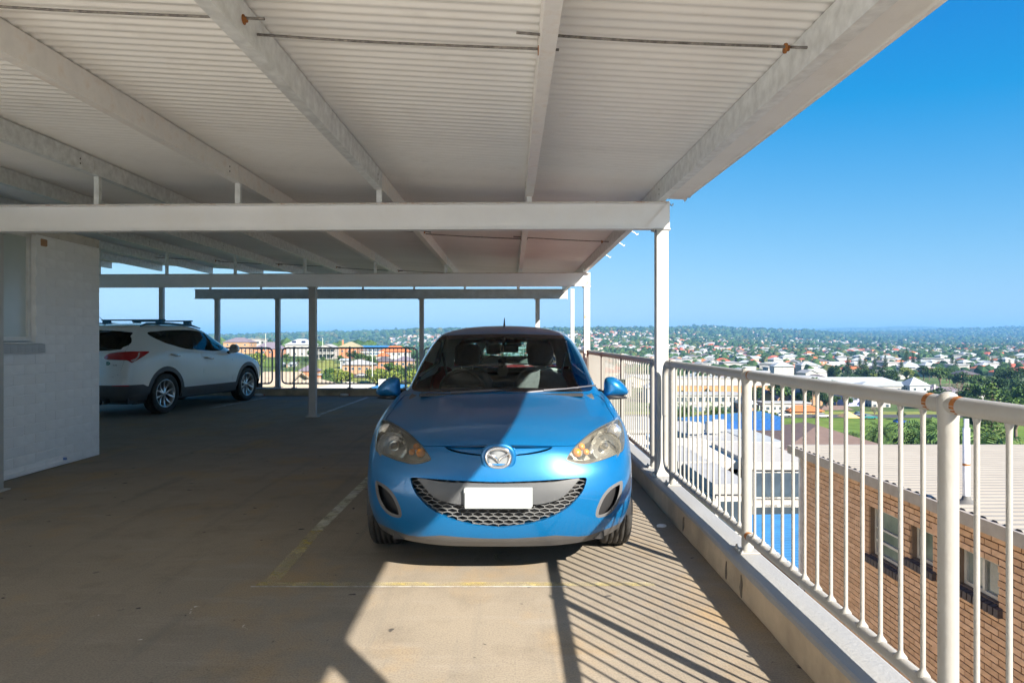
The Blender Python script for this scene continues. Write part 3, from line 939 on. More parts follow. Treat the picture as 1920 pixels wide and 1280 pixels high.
# ---- shared car materials
def paint(name, col, metal=0.35, rough=0.32, flake=0.25):
    m, nt, b = newmat(name)
    v = coords(nt)
    c = mix(nt, ramp(nt, noise(nt, v, 900.0, 1), [(0.35, 0.0), (0.65, 1.0)]), tuple(x * (1 - flake * .5) for x in col), tuple(min(1, x * (1 + flake)) for x in col))
    c = mix(nt, ramp(nt, noise(nt, v, 4.0, 6, .7), [(0.55, 0.0), (0.8, 0.03)]), c, (0.35, 0.33, 0.30))
    nt.links.new(c, b.inputs['Base Color'])
    b.inputs['Metallic'].default_value = metal
    b.inputs['Roughness'].default_value = rough
    b.inputs["Coat Weight"].default_value = 0.6
    b.inputs['Coat Roughness'].default_value = 0.012
    return m
BLUE = paint('blue_car_paint', (0.0, 0.112, 0.300), 0.35, 0.36)
REDP = paint('red_car_paint', (0.17, 0.008, 0.012), 0.2, 0.35)
WHITEP = paint('white_car_paint', (0.84, 0.84, 0.83), 0.0, 0.3, 0.02)
BLKP = M('black_plastic', (0.018, 0.018, 0.020), 0.55, var=.2)
DGREY = M('grey_plastic', (0.10, 0.10, 0.105), 0.55, var=.1, bmp=.1, bscale=150)
GREYP = M('light_grey_plastic', (0.07, 0.075, 0.082), 0.42, var=.06, bmp=.08, bscale=200)
LIPP = M('lip_grey_plastic', (0.07, 0.07, 0.073), 0.4, var=.1)
GLOSSB = M('gloss_black', (0.006, 0.006, 0.007), 0.08, var=.1)
CHROME = M('chrome', (0.80, 0.80, 0.81), 0.12, 1.0, var=.04)
SILVER = M('rim_silver', (0.55, 0.55, 0.56), 0.28, 0.8, var=.06)
RUBBER = M('tyre_rubber', (0.030, 0.029, 0.028), 0.75, var=.3, scale=20, dirt=(.09, .08, .07), dirt_amt=.6, dscale=8)
SEAT = M('seat_fabric', (0.085, 0.088, 0.095), 0.9, var=.25, scale=60)
TRIM = M('beige_trim', (0.78, 0.78, 0.74), 0.75)
DASH = M('dash_plastic', (0.065, 0.066, 0.07), 0.65)
WSG = glass('windscreen_glass', (0.86, 0.98, 0.95), 0.6)
SIDEG = glass('side_glass', (0.82, 0.94, 0.92))
TINT = glass('tinted_glass', (0.10, 0.11, 0.115))
LENS = glass('headlight_lens', (0.93, 0.92, 0.88), 0.9, 0.10, 0.02, (.60, .59, .52))
AMBER = M('amber_lens', (0.75, 0.25, 0.02), 0.25, var=.2)
REDL = M('red_lens', (0.45, 0.008, 0.015), 0.1, var=.2, coat=1)
MIRR = M('mirror_glass', (0.8, 0.8, 0.8), 0.02, 1.0, var=0)

def tyre_meshes(r, w, rr):
    """axis X, outer side +X"""
    h = w / 2
    p = [(rr - .012, -h * .75), (rr, -h * .86), (rr + .02, -h * .97), (lerp(rr, r, .55), -h), (r - .022, -h * .95), (r - .006, -h * .84)]
    g = []
    for c in (-.5, -.17, .17, .5):
        g += [(r, h * (c - .06)), (r - .009, h * (c - .045)), (r - .009, h * (c + .045)), (r, h * (c + .06))]
    p += g + [(r - .006, h * .84), (r - .022, h * .95), (lerp(rr, r, .55), h), (rr + .02, h * .97), (rr, h * .86), (rr - .012, h * .75)]
    return MB().lathe(p, 56, axis='X', smooth=True)
def wheel(parent, x, y, r, w, rr, side, spokes, style):
    e = bpy.data.objects.new('wheel', None); COL.objects.link(e); e.parent = parent
    e.location = (x, y, r); e.rotation_euler = (0, 0, 0 if side > 0 else math.pi)
    key = ('wheel', r, style)
    if key not in BAL:
        ty = tyre_meshes(r, w, rr).mesh('tyre', RUBBER)
        h = w / 2
        rim = MB()
        rim.lathe([(rr + .006, h * .80), (rr + .004, h * .88), (rr - .012, h * .86), (rr - .03, h * .62), (rr - .035, -h * .8)], 48, axis='X')
        hub = rr * .2
        rim.lathe([(0.0, h * .62), (hub * .55, h * .62), (hub, h * .55), (hub * 1.05, h * .3)], 24, axis='X')
        n = spokes
        for i in range(n):
            a = 2 * math.pi * i / n
            prs = ((-.5, -.62), (.5, .62)) if style == 'twin' else ((0, 0),)
            for (ia, oa) in prs:
                da0, da1 = ia * .34, oa * .62
                wd0, wd1 = (.016, .021) if style == 'twin' else (.028, .042)
                pts = []
                for t in np.linspace(0, 1, 7):
                    rad = lerp(hub * .8, rr - .014, t)
                    ang = a + (da0 + (da1 - da0) * (t ** .8 if style == 'twin' else t)) * (2 * math.pi / n / 1.26) * .9
                    wd = lerp(wd0, wd1, t)
                    xx = lerp(h * .60, h * .80, t) - .02 * math.sin(math.pi * t)
                    ca, sa = math.cos(ang), math.sin(ang)
                    pts.append([(xx - .025, rad * ca - s * wd * sa, rad * sa + s * wd * ca) if k else (xx, rad * ca - s * wd * sa * .75, rad * sa + s * wd * ca * .75) for (k, s) in ((1, -1), (0, -1), (0, 1), (1, 1))])
                rim.sheet(pts, False)
        rimm = rim.mesh('rim', SILVER)
        disc = MB().lathe([(0.0, 0), (rr - .05, 0), (rr - .05, .012), (0.0, .012)], 32, axis='X').mesh('brake_disc', M('brake_iron', (.10, .10, .10), .5, .5))
        bk = MB().lathe([(rr - .03, -h * .6), (0.001, -h * .6)], 32, axis='X').mesh('wheel_back', BLKP)
        BAL[key] = (ty, rimm, disc, bk)
    for nm, me in zip(('tyre', 'rim', 'brake_disc', 'wheel_back'), BAL[key]):
        link(nm, me, e)
    return e
# ================================================================ blue hatchback (and the red one behind it)
HX, HYO = -0.075, 3.64           # car centre line and nose position
def rowc(*p): return list(p)
SIDE = lambda x, z, dz=0.0: [(x, 1.3, z), (x, 2.0, z + dz * .5), (x, 2.6, z + dz)]
HC = [
 [(0,.07,.195),(.25,.08,.195),(.46,.13,.20),(.62,.23,.21),(.72,.36,.225),(.79,.79,.20)] + SIDE(.79,.18) + [(.79,3.28,.20),(.74,3.68,.24),(.5,3.83,.26),(0,3.88,.26)],
 [(0,.03,.25),(.25,.04,.25),(.47,.09,.255),(.64,.19,.27),(.745,.33,.29),(.825,.79,.30)] + SIDE(.822,.28) + [(.825,3.28,.30),(.78,3.72,.34),(.52,3.87,.34),(0,3.92,.34)],
 [(0,.005,.36),(.25,.015,.36),(.48,.065,.36),(.665,.165,.37),(.772,.32,.38),(.842,.79,.42)] + SIDE(.838,.40) + [(.845,3.28,.42),(.81,3.73,.44),(.55,3.9,.44),(0,3.945,.44)],
 [(0,0,.47),(.25,.01,.47),(.48,.06,.47),(.675,.165,.475),(.785,.335,.48),(.847,.79,.55)] + SIDE(.842,.53) + [(.847,3.28,.55),(.815,3.73,.56),(.55,3.9,.56),(0,3.945,.56)],
 [(0,.015,.565),(.25,.025,.568),(.48,.075,.575),(.675,.185,.58),(.78,.36,.60),(.843,.79,.67)] + SIDE(.838,.66) + [(.843,3.28,.67),(.81,3.72,.68),(.55,3.87,.68),(0,3.915,.68)],
 [(0,.055,.675),(.25,.065,.675),(.47,.12,.675),(.655,.235,.69),(.762,.42,.72),(.825,.80,.77)] + SIDE(.822,.79,.02) + [(.828,3.28,.81),(.79,3.7,.82),(.54,3.84,.82),(0,3.885,.82)],
 [(0,.10,.752),(.25,.115,.75),(.44,.175,.748),(.60,.32,.775),(.71,.53,.825),(.775,.84,.862)] + SIDE(.79,.905,.04) + [(.795,3.28,.955),(.745,3.66,.96),(.50,3.80,.96),(0,3.84,.96)],
 [(0,.42,.868),(.22,.43,.864),(.40,.47,.858),(.54,.58,.862),(.645,.75,.875),(.715,.98,.897)] + SIDE(.762,.94,.04) + [(.77,3.28,.99),(.72,3.63,1.0),(.49,3.76,1.0),(0,3.80,1.0)],
 [(0,1.12,.974),(.22,1.13,.973),(.42,1.17,.97),(.56,1.24,.966),(.645,1.31,.963),(.70,1.38,.962),(.735,1.6,.975),(.74,2.05,1.0),(.74,2.6,1.015),(.74,3.25,1.03),(.69,3.58,1.04),(.47,3.71,1.04),(0,3.75,1.04)],
 [(0,1.55,1.20),(.23,1.56,1.198),(.42,1.60,1.19),(.545,1.66,1.18),(.61,1.72,1.172),(.645,1.79,1.17),(.675,1.95,1.18),(.685,2.2,1.20),(.685,2.65,1.215),(.675,3.2,1.22),(.62,3.48,1.22),(.44,3.60,1.22),(0,3.64,1.22)],
 [(0,1.96,1.394),(.24,1.97,1.392),(.42,2.0,1.384),(.51,2.04,1.372),(.548,2.09,1.362),(.568,2.15,1.357),(.585,2.28,1.36),(.598,2.45,1.37),(.605,2.75,1.38),(.59,3.15,1.37),(.55,3.36,1.365),(.42,3.47,1.365),(0,3.52,1.365)],
 [(0,2.1,1.430),(.22,2.11,1.428),(.39,2.14,1.422),(.465,2.18,1.414),(.50,2.23,1.408),(.52,2.3,1.406),(.535,2.4,1.41),(.545,2.55,1.415),(.55,2.8,1.42),(.535,3.1,1.41),(.50,3.28,1.402),(.38,3.4,1.4),(0,3.47,1.40)],
 [(0,2.5,1.472),(.15,2.5,1.47),(.26,2.51,1.465),(.32,2.54,1.46),(.345,2.56,1.457),(.36,2.58,1.455),(.37,2.63,1.454),(.38,2.7,1.454),(.38,2.8,1.454),(.36,2.95,1.452),(.32,3.05,1.452),(.22,3.12,1.453),(0,3.15,1.456)],
 [(0,2.76,1.481),(.02,2.77,1.481),(.035,2.775,1.481),(.04,2.78,1.481),(.045,2.79,1.481),(.05,2.80,1.481),(.05,2.82,1.481),(.05,2.84,1.481),(.05,2.86,1.481),(.045,2.88,1.481),(.04,2.89,1.481),(.03,2.9,1.481),(0,2.905,1.481)],
]
def zf(*pts):                     # outline traced on the right half of the front
    return [(930 + a / 4.923, 770 + b / 4.923) for a, b in pts]
O_HEAD = zf((650,440),(700,365),(740,320),(800,265),(880,200),(960,150),(1040,110),(1100,85),(1135,82),(1162,130),(1180,200),(1186,270),(1180,330),(1165,372),(1100,405),(1000,445),(920,470),(830,490),(760,487),(700,472),(660,456))
O_GRILL = zf((-200,655),(40,655),(200,650),(400,642),(600,628),(760,616),(832,616),(834,650),(820,700),(790,760),(740,820),(680,880),(600,935),(500,985),(380,1025),(250,1055),(100,1072),(40,1076),(-200,1078))
O_PANEL = zf((-200,674),(40,674),(300,667),(520,658),(640,640),(772,622),(736,670),(690,725),(630,785),(560,825),(470,850),(340,866),(-200,872))
O_FOG = zf((1150,645),(1168,648),(1170,700),(1160,765),(1138,832),(1106,890),(1058,945),(1000,975),(945,986),(920,968),(924,918),(948,850),(985,778),(1040,712),(1100,670))
O_SCREEN = [(700,733),(938,733.2),(1000,734),(1060,734.5),(1092,734),(1106,732.5),(1111,728),(1109,714),(1101,688),(1091,664),(1081,645),(1073,632.5),(1062,629),(1020,627),(980,626),(938,625.7),(700,625.7)]
O_HOOD = zf((-250,316),(40,316),(300,319),(520,323),(640,324),(728,321),(742,312),(800,259),(880,194),(960,144),(1040,104),(1092,80),(1086,55),(1062,20),(1030,-30)) + [(1134,752),(1121,741),(1105,737),(1060,737.5),(1000,737),(938,736.4),(700,736)]
O_WING = zf((178,330),(300,328),(420,327),(526,328),(508,344),(460,358),(400,373),(320,388),(250,398),(195,404),(186,425),(172,395),(170,360))
def hproj(P):
    Y = HYO + P[:, 1]
    return CX + (HX + np.abs(P[:, 0])) * F / Y, HY + (CZ - P[:, 2]) * F / Y

def make_hatch(PAINT, name, label, plate_mat, detail=True):
    S = shell(HC, 190, 190, 9)
    root = empty(name, (HX, HYO, 0), 0, label, 'car')
    def fld(fun, S):
        P = S[0]; u, v = hproj(P)
        return fun(P[:, 0], P[:, 1], P[:, 2], u, v)
    def cutout(S, fun, gap=0.0):
        f = fld(fun, S)
        return clip(S, f), clip(S, gap - f) if gap else clip(S, -f)
    front = lambda y: y - 1.0
    g_scr = lambda x, y, z, u, v: np.maximum(np.maximum(sdf(O_SCREEN, u, v), (y - 2.15) * 200), (0.93 - z) * 200)
    scr, S = cutout(S, g_scr, 0.1)
    fr = np.maximum(fld(g_scr, scr) + 7.0, -1e9)
    pane, frit = clip(scr, fr), clip(scr, -fr)
    sidewin = crom([(1.63,1.02),(1.85,1.17),(2.12,1.315),(2.35,1.345),(2.8,1.345),(3.1,1.325),(3.28,1.22),(3.36,1.11),(3.1,1.075),(2.4,1.045)], 5)
    g_side = lambda x, y, z, u, v: np.maximum(sdf(sidewin, y, z), (0.52 - x))
    side, S = cutout(S, g_side, 0.002)
    fs = fld(g_side, side) + .018
    fs = np.maximum(fs, .032 - np.abs(side[0][:, 1] - 2.46))
    sidep, sidef = clip(side, fs), clip(side, -fs)
    rearw = crom([(-.6,1.06),(.46,1.06),(.56,1.09),(.53,1.24),(.47,1.34),(.34,1.355),(-.6,1.355)], 4)
    g_rear = lambda x, y, z, u, v: np.maximum(sdf(rearw, x, z), 3.36 - y)
    rear, S = cutout(S, g_rear, 0.002)
    head, S = cutout(S, lambda x, y, z, u, v: np.maximum(sdf(crom(O_HEAD, 3), u, v), front(y) * 300), 0.5)
    grill, S = cutout(S, lambda x, y, z, u, v: np.maximum(sdf(crom(O_GRILL, 3), u, v), (y - .8) * 300))
    fog, S = cutout(S, lambda x, y, z, u, v: np.maximum(sdf(crom(O_FOG, 3), u, v), (y - .8) * 300))
    for yc in (0.80, 3.28):
        g = lambda x, y, z, u, v: np.maximum(np.hypot(y - yc, z - 0.30) - 0.333, .55 - x)
        _, S = cutout(S, g)
    # lip
    lip_f = lambda x, y, z, u, v: np.maximum(np.interp(u, [900, 970, 1010, 1042, 1062, 1085, 1105, 1124, 1145, 1160, 1190], [1010, 1008.5, 1006, 1003, 1004.3, 1005.2, 1003, 996, 988, 981, 966]) - v, (y - 1.2) * 300)
    lip, S = cutout(S, lip_f)
    rear_tail = crom([(.60,.84),(.86,.80),(.86,1.04),(.62,1.06),(.58,.95)], 4)
    tail, S = cutout(S, lambda x, y, z, u, v: np.maximum(sdf(rear_tail, x, z), 3.42 - y), .002)
    hood, S = cutout(S, lambda x, y, z, u, v: np.maximum(sdf(np.array(O_HOOD), u, v) + .55, (y - 1.5) * 300), 1.1)
    bmp_, S = cutout(S, lambda x, y, z, u, v: np.maximum(y - .455, z - .80), .004)
    wing, bmp_ = clip(bmp_, (lambda q: sdf(crom(O_WING, 3), *hproj(q[0])))(bmp_)), clip(bmp_, -(lambda q: sdf(crom(O_WING, 3), *hproj(q[0])))(bmp_))
    for q_ in (zf((36,317),(300,320),(525,323),(534,328),(505,333),(300,338),(36,338)), zf((186,402),(300,390),(400,371),(480,350),(522,334),(518,344),(470,368),(400,387),(300,404),(190,414))):
        fq = sdf(np.array(q_), *hproj(bmp_[0])); bmp_ = clip(bmp_, -fq)
        fq = sdf(np.array(q_), *hproj(wing[0])); wing = clip(wing, -fq) if len(wing[2]) else wing
    # door seams
    def seam(S, pts):
        P = S[0]
        d = np.where(P[:, 0] > .5, path_dist(pts, P[:, 1], P[:, 2]), 9)
        return clip(S, .003 - d)
    for pts in ([(1.33,.30),(1.36,.6),(1.44,.95),(1.60,1.0)], [(2.46,.26),(2.46,1.06)], [(2.98,1.08),(3.0,.85),(2.92,.62),(2.9,.42)], [(1.33,.27),(2.9,.27)]):
        S = seam(S, pts)
    body = S
    for (part, nm, m, dep) in ((hood, 'bonnet', PAINT, .014), (bmp_, 'front_bumper', PAINT, .016), (body, 'body_shell', PAINT, .016), (lip, 'bumper_lip', LIPP, .012)):
        emit(both(join(part, skirt(part, dep))), nm, m, root)
    # dark liner behind the seams and pale trim inside the cabin
    lin = [offset(q, .02) for q in (hood, bmp_, body)]
    lin = join(*lin); lin = [lin[0], -lin[1], lin[2][:, ::-1]]
    up = .985 - lin[0][:, 2]
    lo_, hi_ = clip(lin, -up), clip(lin, up)
    emit(both(hi_), 'pillar_trim', TRIM, root); emit(both(lo_), 'inner_liner', BLKP, root)
    e = emit(both(pane), 'windscreen', WSG, root); emit(both(frit), 'windscreen_border', GLOSSB, e)
    for s in (side, ):
        for k, nm in ((0, 'side_window'), (1, 'side_window')):
            q = sidep if k == 0 else mirror(sidep)
            w_ = emit(q, nm, SIDEG, root)
            emit(sidef if k == 0 else mirror(sidef), 'window_frame', GLOSSB, w_)
    emit(both(rear), 'rear_window', SIDEG, root)
    for k in (0, 1):
        emit(tail if k == 0 else mirror(tail), 'tail_light', REDL, root)
    # wing-shaped recess under the bonnet edge
    wr = shift(wing, (0, .014, .0))
    sk = skirt(wing, .0145, (0, 1, 0))
    emit(both(join(wr, sk)), 'bonnet_slot', PAINT, root)
    dk = clip(wing, (lambda q: np.minimum(np.abs(hproj(q[0])[1] - (838.2)) - 1.0, 9))(wing))
    if len(dk[2]): emit(both(shift(dk, (0, .0128, 0))), 'slot_shadow_gap', BLKP, root)
    # grille: recess walls, honeycomb, grey panel, plate
    g_w = skirt(grill, .075, (0, 1, .0))
    g_w = [g_w[0], -g_w[1], g_w[2][:, ::-1]]
    gr = emit(both(g_w), 'grille_surround', PAINT, root)
    bk = shift(grill, (0, .075, 0)); emit(both(bk), 'grille_back', BLKP, gr)
    pf = sdf(crom(O_PANEL, 3), *hproj(grill[0]))
    pan = clip(grill, pf); pan = shift(pan, (0, .004, 0))
    emit(both(join(pan, skirt(pan, .03, (0, 1, 0)))), 'grille_panel', GREYP, gr)
    def surf_y(x, z):          # body depth at a front-view point
        P = grill[0]; i = np.argmin((P[:, 0] - abs(x))**2 + (P[:, 2] - z)**2); return P[i, 1]
    hb = MB()
    pw, ph = 0.0565, 0.0205
    gp = crom(O_GRILL, 3); pp = crom(O_PANEL, 3)
    def bar(a, b):
        ma = np.array([[abs((a[0] + b[0]) / 2), surf_y((a[0] + b[0]) / 2, (a[1] + b[1]) / 2), (a[1] + b[1]) / 2]])
        u, v = hproj(ma)
        if sdf(gp, u, v)[0] > -.6 or sdf(pp, u, v)[0] < -2: return
        ya, yb = surf_y(*a) + .022, surf_y(*b) + .022
        d = Vector((b[0] - a[0], b[1] - a[1])); n = Vector((-d.y, d.x)).normalized() * .0019
        q = [(a[0] - n.x, ya, a[1] - n.y), (b[0] - n.x, yb, b[1] - n.y), (b[0] + n.x, yb, b[1] + n.y), (a[0] + n.x, ya, a[1] + n.y)]
        q2 = [(p[0], p[1] + .02, p[2]) for p in q]
        hb.add(q + q2, [(0, 1, 2, 3), (1, 0, 4, 5), (3, 2, 6, 7), (0, 3, 7, 4), (2, 1, 5, 6)])
    if detail:
        for j in range(-2, 15):
            z0 = .30 + j * ph
            for i in range(-10, 11):
                x0 = i * pw + (pw / 2 if j % 2 else 0)
                # flattened hexagon cell around (x0, z0): draw three of its edges
                hx, hz = pw / 2, ph * .30
                bar((x0 - hx, z0 + hz), (x0, z0 + ph * .70)); bar((x0, z0 + ph * .70), (x0 + hx, z0 + hz)); bar((x0 + hx, z0 - hz), (x0 + hx, z0 + hz))
        tag(hb.build('honeycomb', M('honeycomb_grey', (.13, .135, .14), .35, var=.15), gr), kind='stuff')
    # fog-lamp pockets
    for k in (1, -1):
        q = fog if k > 0 else mirror(fog)
        sf = skirt(q, .05, (0, 1, 0), False); sf = [sf[0], -sf[1], sf[2][:, ::-1]]
        fg = emit(sf, 'fog_pocket', DGREY, root)
        ins = clip(q, (lambda s: -(sdf(crom(O_FOG, 3), *hproj(s[0])) + 5.5))(q))
        emit(ins, 'bezel', DGREY, fg)
        emit(shift(q, (0, .05, 0)), 'pocket_back', BLKP, fg)
        px0 = (.575, .765)
        for t in (.0, .5, 1.0):
            MB().tube([(k * lerp(.60, .70, t * .2), .205 + .0, .375 + t * .085), (k * .775, .345, .395 + t * .085)], .008 if t == .5 else .003, 6).build('slat', GREYP if t == .5 else DGREY, fg)
    # headlamps
    for k in (1, -1):
        q = head if k > 0 else mirror(head)
        hl = emit(q, 'headlight', LENS, root)
        sw = skirt(q, .115, (0, 1, 0), False); sw = [sw[0], -sw[1], sw[2][:, ::-1]]
        emit(join(sw, shift(offset(q, .012), (0, .115, 0))), 'lamp_housing', M('lamp_chrome_dark', (.30, .29, .26), .3, .6), hl)
        rim_ = clip(q, (lambda s: -(sdf(crom(O_HEAD, 3), *hproj(s[0])) + 1.1))(q)); emit(offset(rim_, -.0006), 'lens_edge', M('lens_edge_dark', (.10, .095, .08), .4), hl)
        cx, cz = k * .622, .722
        ly = lambda x_, z_: float(head[0][np.argmin((head[0][:, 0] - abs(x_))**2 + (head[0][:, 2] - z_)**2), 1])
        cyy = ly(.622 - .06, .722) + .062
        bowl = MB().lathe([(.088, -.03), (.080, -.005), (.06, .02), (.035, .036), (.016, .04), (.016, .01), (.001, .008)], 28, (cx, cyy, cz), 'Y')
        bowl.build('reflector_bowl', M('lamp_chrome', (.80, .80, .78), .16, .85, var=.05), hl)
        MB().lathe([(0.001, -.02), (.016, -.012), (.02, .01), (.016, .03)], 14, (cx, cyy + .005, cz), 'Y').build('bulb', GREYP, hl)
        MB().lathe([(.0, .005), (.034, .012), (.046, .03), (.05, .05)], 20, (k * .705, ly(.69, .782) + .045, .775), 'Y').build('reflector_bowl', M('lamp_chrome', (.8, .8, .78), .16, .85), hl)
        am = MB()
        for (ax, ay, az, ar) in ((.445, .20, .700, .026), (.475, .225, .728, .020), (.50, .235, .70, .018)):
            am.lathe([(.001, -ar * .6), (ar * .7, -ar * .4), (ar, 0), (ar, ar * .6)], 14, (k * ax, ly(ax, az) + .028, az), 'Y')
        am.build('amber_indicator', AMBER, hl)
        MB().tube([(k * .52, ly(.52, .69) + .03, .69), (k * .545, ly(.545, .735) + .03, .735), (k * .60, ly(.60, .79) + .03, .785)], .011, 8).build('lamp_divider', M('lamp_chrome', (.8, .8, .78), .16, .85), hl)
    # number plate, badge
    zp = lambda v_, Y: CZ - (v_ - HY) * Y / F
    pl = MB().bx(-.181, .181, -.022, -.012, zp(953, 3.625), zp(921.5, 3.625), .003).bx(-.187, .187, -.013, .02, zp(951, 3.625), zp(915, 3.625), .004)
    pl = pl.build('plate_holder', M('plate_holder_grey', (.30, .33, .35), .4), root)
    MB().bx(-.171, .171, -.0255, -.0215, zp(949, 3.62), zp(925, 3.62), .001).build('number_plate', plate_mat, pl)
    Yb = .052; zb_ = zp(857.5, HYO + .05)
    bd = MB()
    ell = [(math.copysign(abs(math.cos(t)) ** .85, math.cos(t)) * .0655, Yb - .008, zb_ + math.copysign(abs(math.sin(t)) ** .85, math.sin(t)) * .0525) for t in np.linspace(0, 2 * math.pi, 41)[:-1]]
    bd.tube(ell, .0105, 10, False, True)
    for k in (1, -1):
        pts = [(k * .062, zb_ + .026), (k * .045, zb_ + .017), (k * .025, zb_ + .007), (k * .011, zb_ - .006), (0, zb_ - .026)]
        for (w0, w1, seg) in ((.004, .010, 0),):
            bd.tube([(p[0], Yb - .010, p[1]) for p in pts], [.0075, .009, .0095, .0085, .003], 8)
    bo = bd.build('badge', CHROME, root)
    MB().prism([(p[0], p[2]) for p in ell], Yb - .004, Yb + .03, 'Y').build('badge_ground', M('badge_grey', (.22, .24, .26), .3), bo)
    bell = [(p[0] * 1.27, p[2] * 1.27 - zb_ * .27) for p in ell]
    MB().tube([(p[0], Yb + .004, p[1]) for p in bell], .016, 10, False, True).build('badge_surround', PAINT, root)
    # wing mirrors
    out = crom([(0, 0), (.0, .06), (.004, .125), (.03, .146), (.075, .145), (.12, .122), (.16, .083), (.184, .045), (.183, .02), (.15, .004), (.08, -.004)], 3)
    for k in (1, -1):
        mr = MB().pillow([(p[0], p[1]) for p in (out if k > 0 else out[::-1])], .10, lambda u, v, h: (k * (.772 + u), 1.42 - h + u * .12, .916 + v), 7, True, 2.6)
        mo = mr.build('wing_mirror', PAINT, root)
        low = MB().pillow([(p[0] * .98, p[1] * .28 - .006) for p in (out if k > 0 else out[::-1])], .098, lambda u, v, h: (k * (.770 + u), 1.422 - h + u * .12, .902 + v), 5, True, 2.6)
        low.build('mirror_base', BLKP, mo)
        MB().tube([(k * .735, 1.46, .945), (k * .80, 1.42, .925)], [.028, .02], 8).build('mirror_arm', BLKP, mo)
        MB().bx(k * .785, k * .94, 1.432, 1.436, .925, 1.045).build('mirror_glass', MIRR, mo)
    # wheels
    for k in (1, -1):
        for yc in (.80, 3.28):
            wheel(root, k * .738, yc, .293, .192, .195, k, 7, 'plain')
            wl = [(math.cos(R(t)) * .35, math.sin(R(t)) * .35) for t in np.linspace(-5, 185, 24)]
            MB().sheet([[(k * .52, yc + a, .30 + b_) for a, b_ in wl], [(k * .815, yc + a, .30 + b_) for a, b_ in wl]]).bx(k * .50, k * .52, yc - .36, yc + .36, .2, .66).build('wheel_well', BLKP, root)
    MB().bx(-.60, .60, .16, .5, .21, .25).bx(-.76, .76, 1.15, 2.95, .19, .24).bx(-.48, .48, .24, 3.7, .2, .5).build('underbody', BLKP, root)
    # cabin
    MB().bx(-.74, .74, 1.15, 3.5, .5, .56).build('cabin_floor', SEAT, root)
    ds = MB()
    prof = [(1.10, .55), (1.10, .925), (1.18, .945), (1.35, .955), (1.55, .950), (1.66, .93), (1.70, .88), (1.68, .70), (1.60, .55)]
    ds.prism(prof, -.66, .66, 'X', True)
    db = ds.build('dashboard', DASH, root)
    MB().pillow([(-.52, 1.50), (-.14, 1.50), (-.14, 1.72), (-.52, 1.72)], .05, lambda u, v, h: (u, v, .94 + h), 5).build('instrument_hood', DASH, db)
    st = MB()
    ring = [(-.328 + .182 * math.cos(t), 1.80 - .07 * math.sin(t), .925 + .170 * math.sin(t)) for t in np.linspace(0, 2 * math.pi, 33)[:-1]]
    st.tube(ring, .0145, 10, False, True)
    for an in (20, 160, 270):
        st.tube([(-.328, 1.79, .925), (-.328 + .175 * math.cos(R(an)), 1.80 - .07 * math.sin(R(an)), .925 + .165 * math.sin(R(an)))], .018, 8)
    st.lathe([(.001, -.04), (.05, -.03), (.065, 0), (.06, .03)], 16, (-.328, 1.80, .925), 'Y')
    st.build('steering_wheel', DASH, root)
    for k in (1, -1):
        so = bpy.data.objects.new('front_seat', None); COL.objects.link(so); so.parent = root; so.location = (k * .335, 2.35, 0)
        back = MB()
        secs = []
        for (z, w, d, yb) in ((.55, .24, .09, -.05), (.70, .25, .10, .0), (.85, .25, .095, .05), (.97, .235, .085, .09), (1.05, .18, .07, .115), (1.075, .10, .045, .12)):
            secs.append([(w * math.copysign(abs(math.cos(t)) ** .5, math.cos(t)), yb + d * math.copysign(abs(math.sin(t)) ** .7, math.sin(t)), z) for t in np.linspace(0, 2 * math.pi, 25)])
        back.sheet(secs); back.build('backrest', SEAT, so)
        cu = MB().pillow([(-.25, -.5), (.25, -.5), (.26, 0), (-.26, 0)], .14, lambda u, v, h: (u, v + .0, .56 + h), 4); cu.build('seat_cushion', SEAT, so)
        hr = []
        for (z, s) in ((1.105, .55), (1.115, .9), (1.15, 1.0), (1.22, 1.0), (1.275, .95), (1.30, .80), (1.308, .4)):
            hr.append([(.118 * s * math.copysign(abs(math.cos(t)) ** .45, math.cos(t)), .125 + .052 * s * math.copysign(abs(math.sin(t)) ** .7, math.sin(t)), z) for t in np.linspace(0, 2 * math.pi, 25)])
        MB().sheet(hr).add(hr[-1][:-1], [tuple(range(24))]).build('headrest', SEAT, so)
        MB().tube([(-.05, .125, 1.03), (-.05, .125, 1.13)], .006, 6).tube([(.05, .125, 1.03), (.05, .125, 1.13)], .006, 6).build('headrest_post', CHROME, so)
        MB().tube([(k * .24, .25, 1.22), (k * .19, .16, 1.02), (k * .06, .03, .72)], .012, 5).build('seat_belt', DGREY, so)
    rb_ = MB().bx(-.62, .62, 3.0, 3.14, .6, .92, .04).bx(-.62, .62, 2.6, 3.0, .56, .70, .03); rb_.build('rear_seat', SEAT, root)
    mi_ = MB().pillow([(p[0], p[1]) for p in crom([(-.12, -.03), (-.122, .015), (-.1, .03), (.1, .03), (.122, .015), (.12, -.03), (.09, -.036), (-.09, -.036)], 3)], .03, lambda u, v, h: (u + .005, 1.91 - h, 1.275 + v), 4)
    rv = mi_.build('rear_view_mirror', DASH, root)
    MB().tube([(.005, 1.92, 1.30), (.005, 1.93, 1.37)], .014, 8).build('mirror_stalk', DASH, rv)
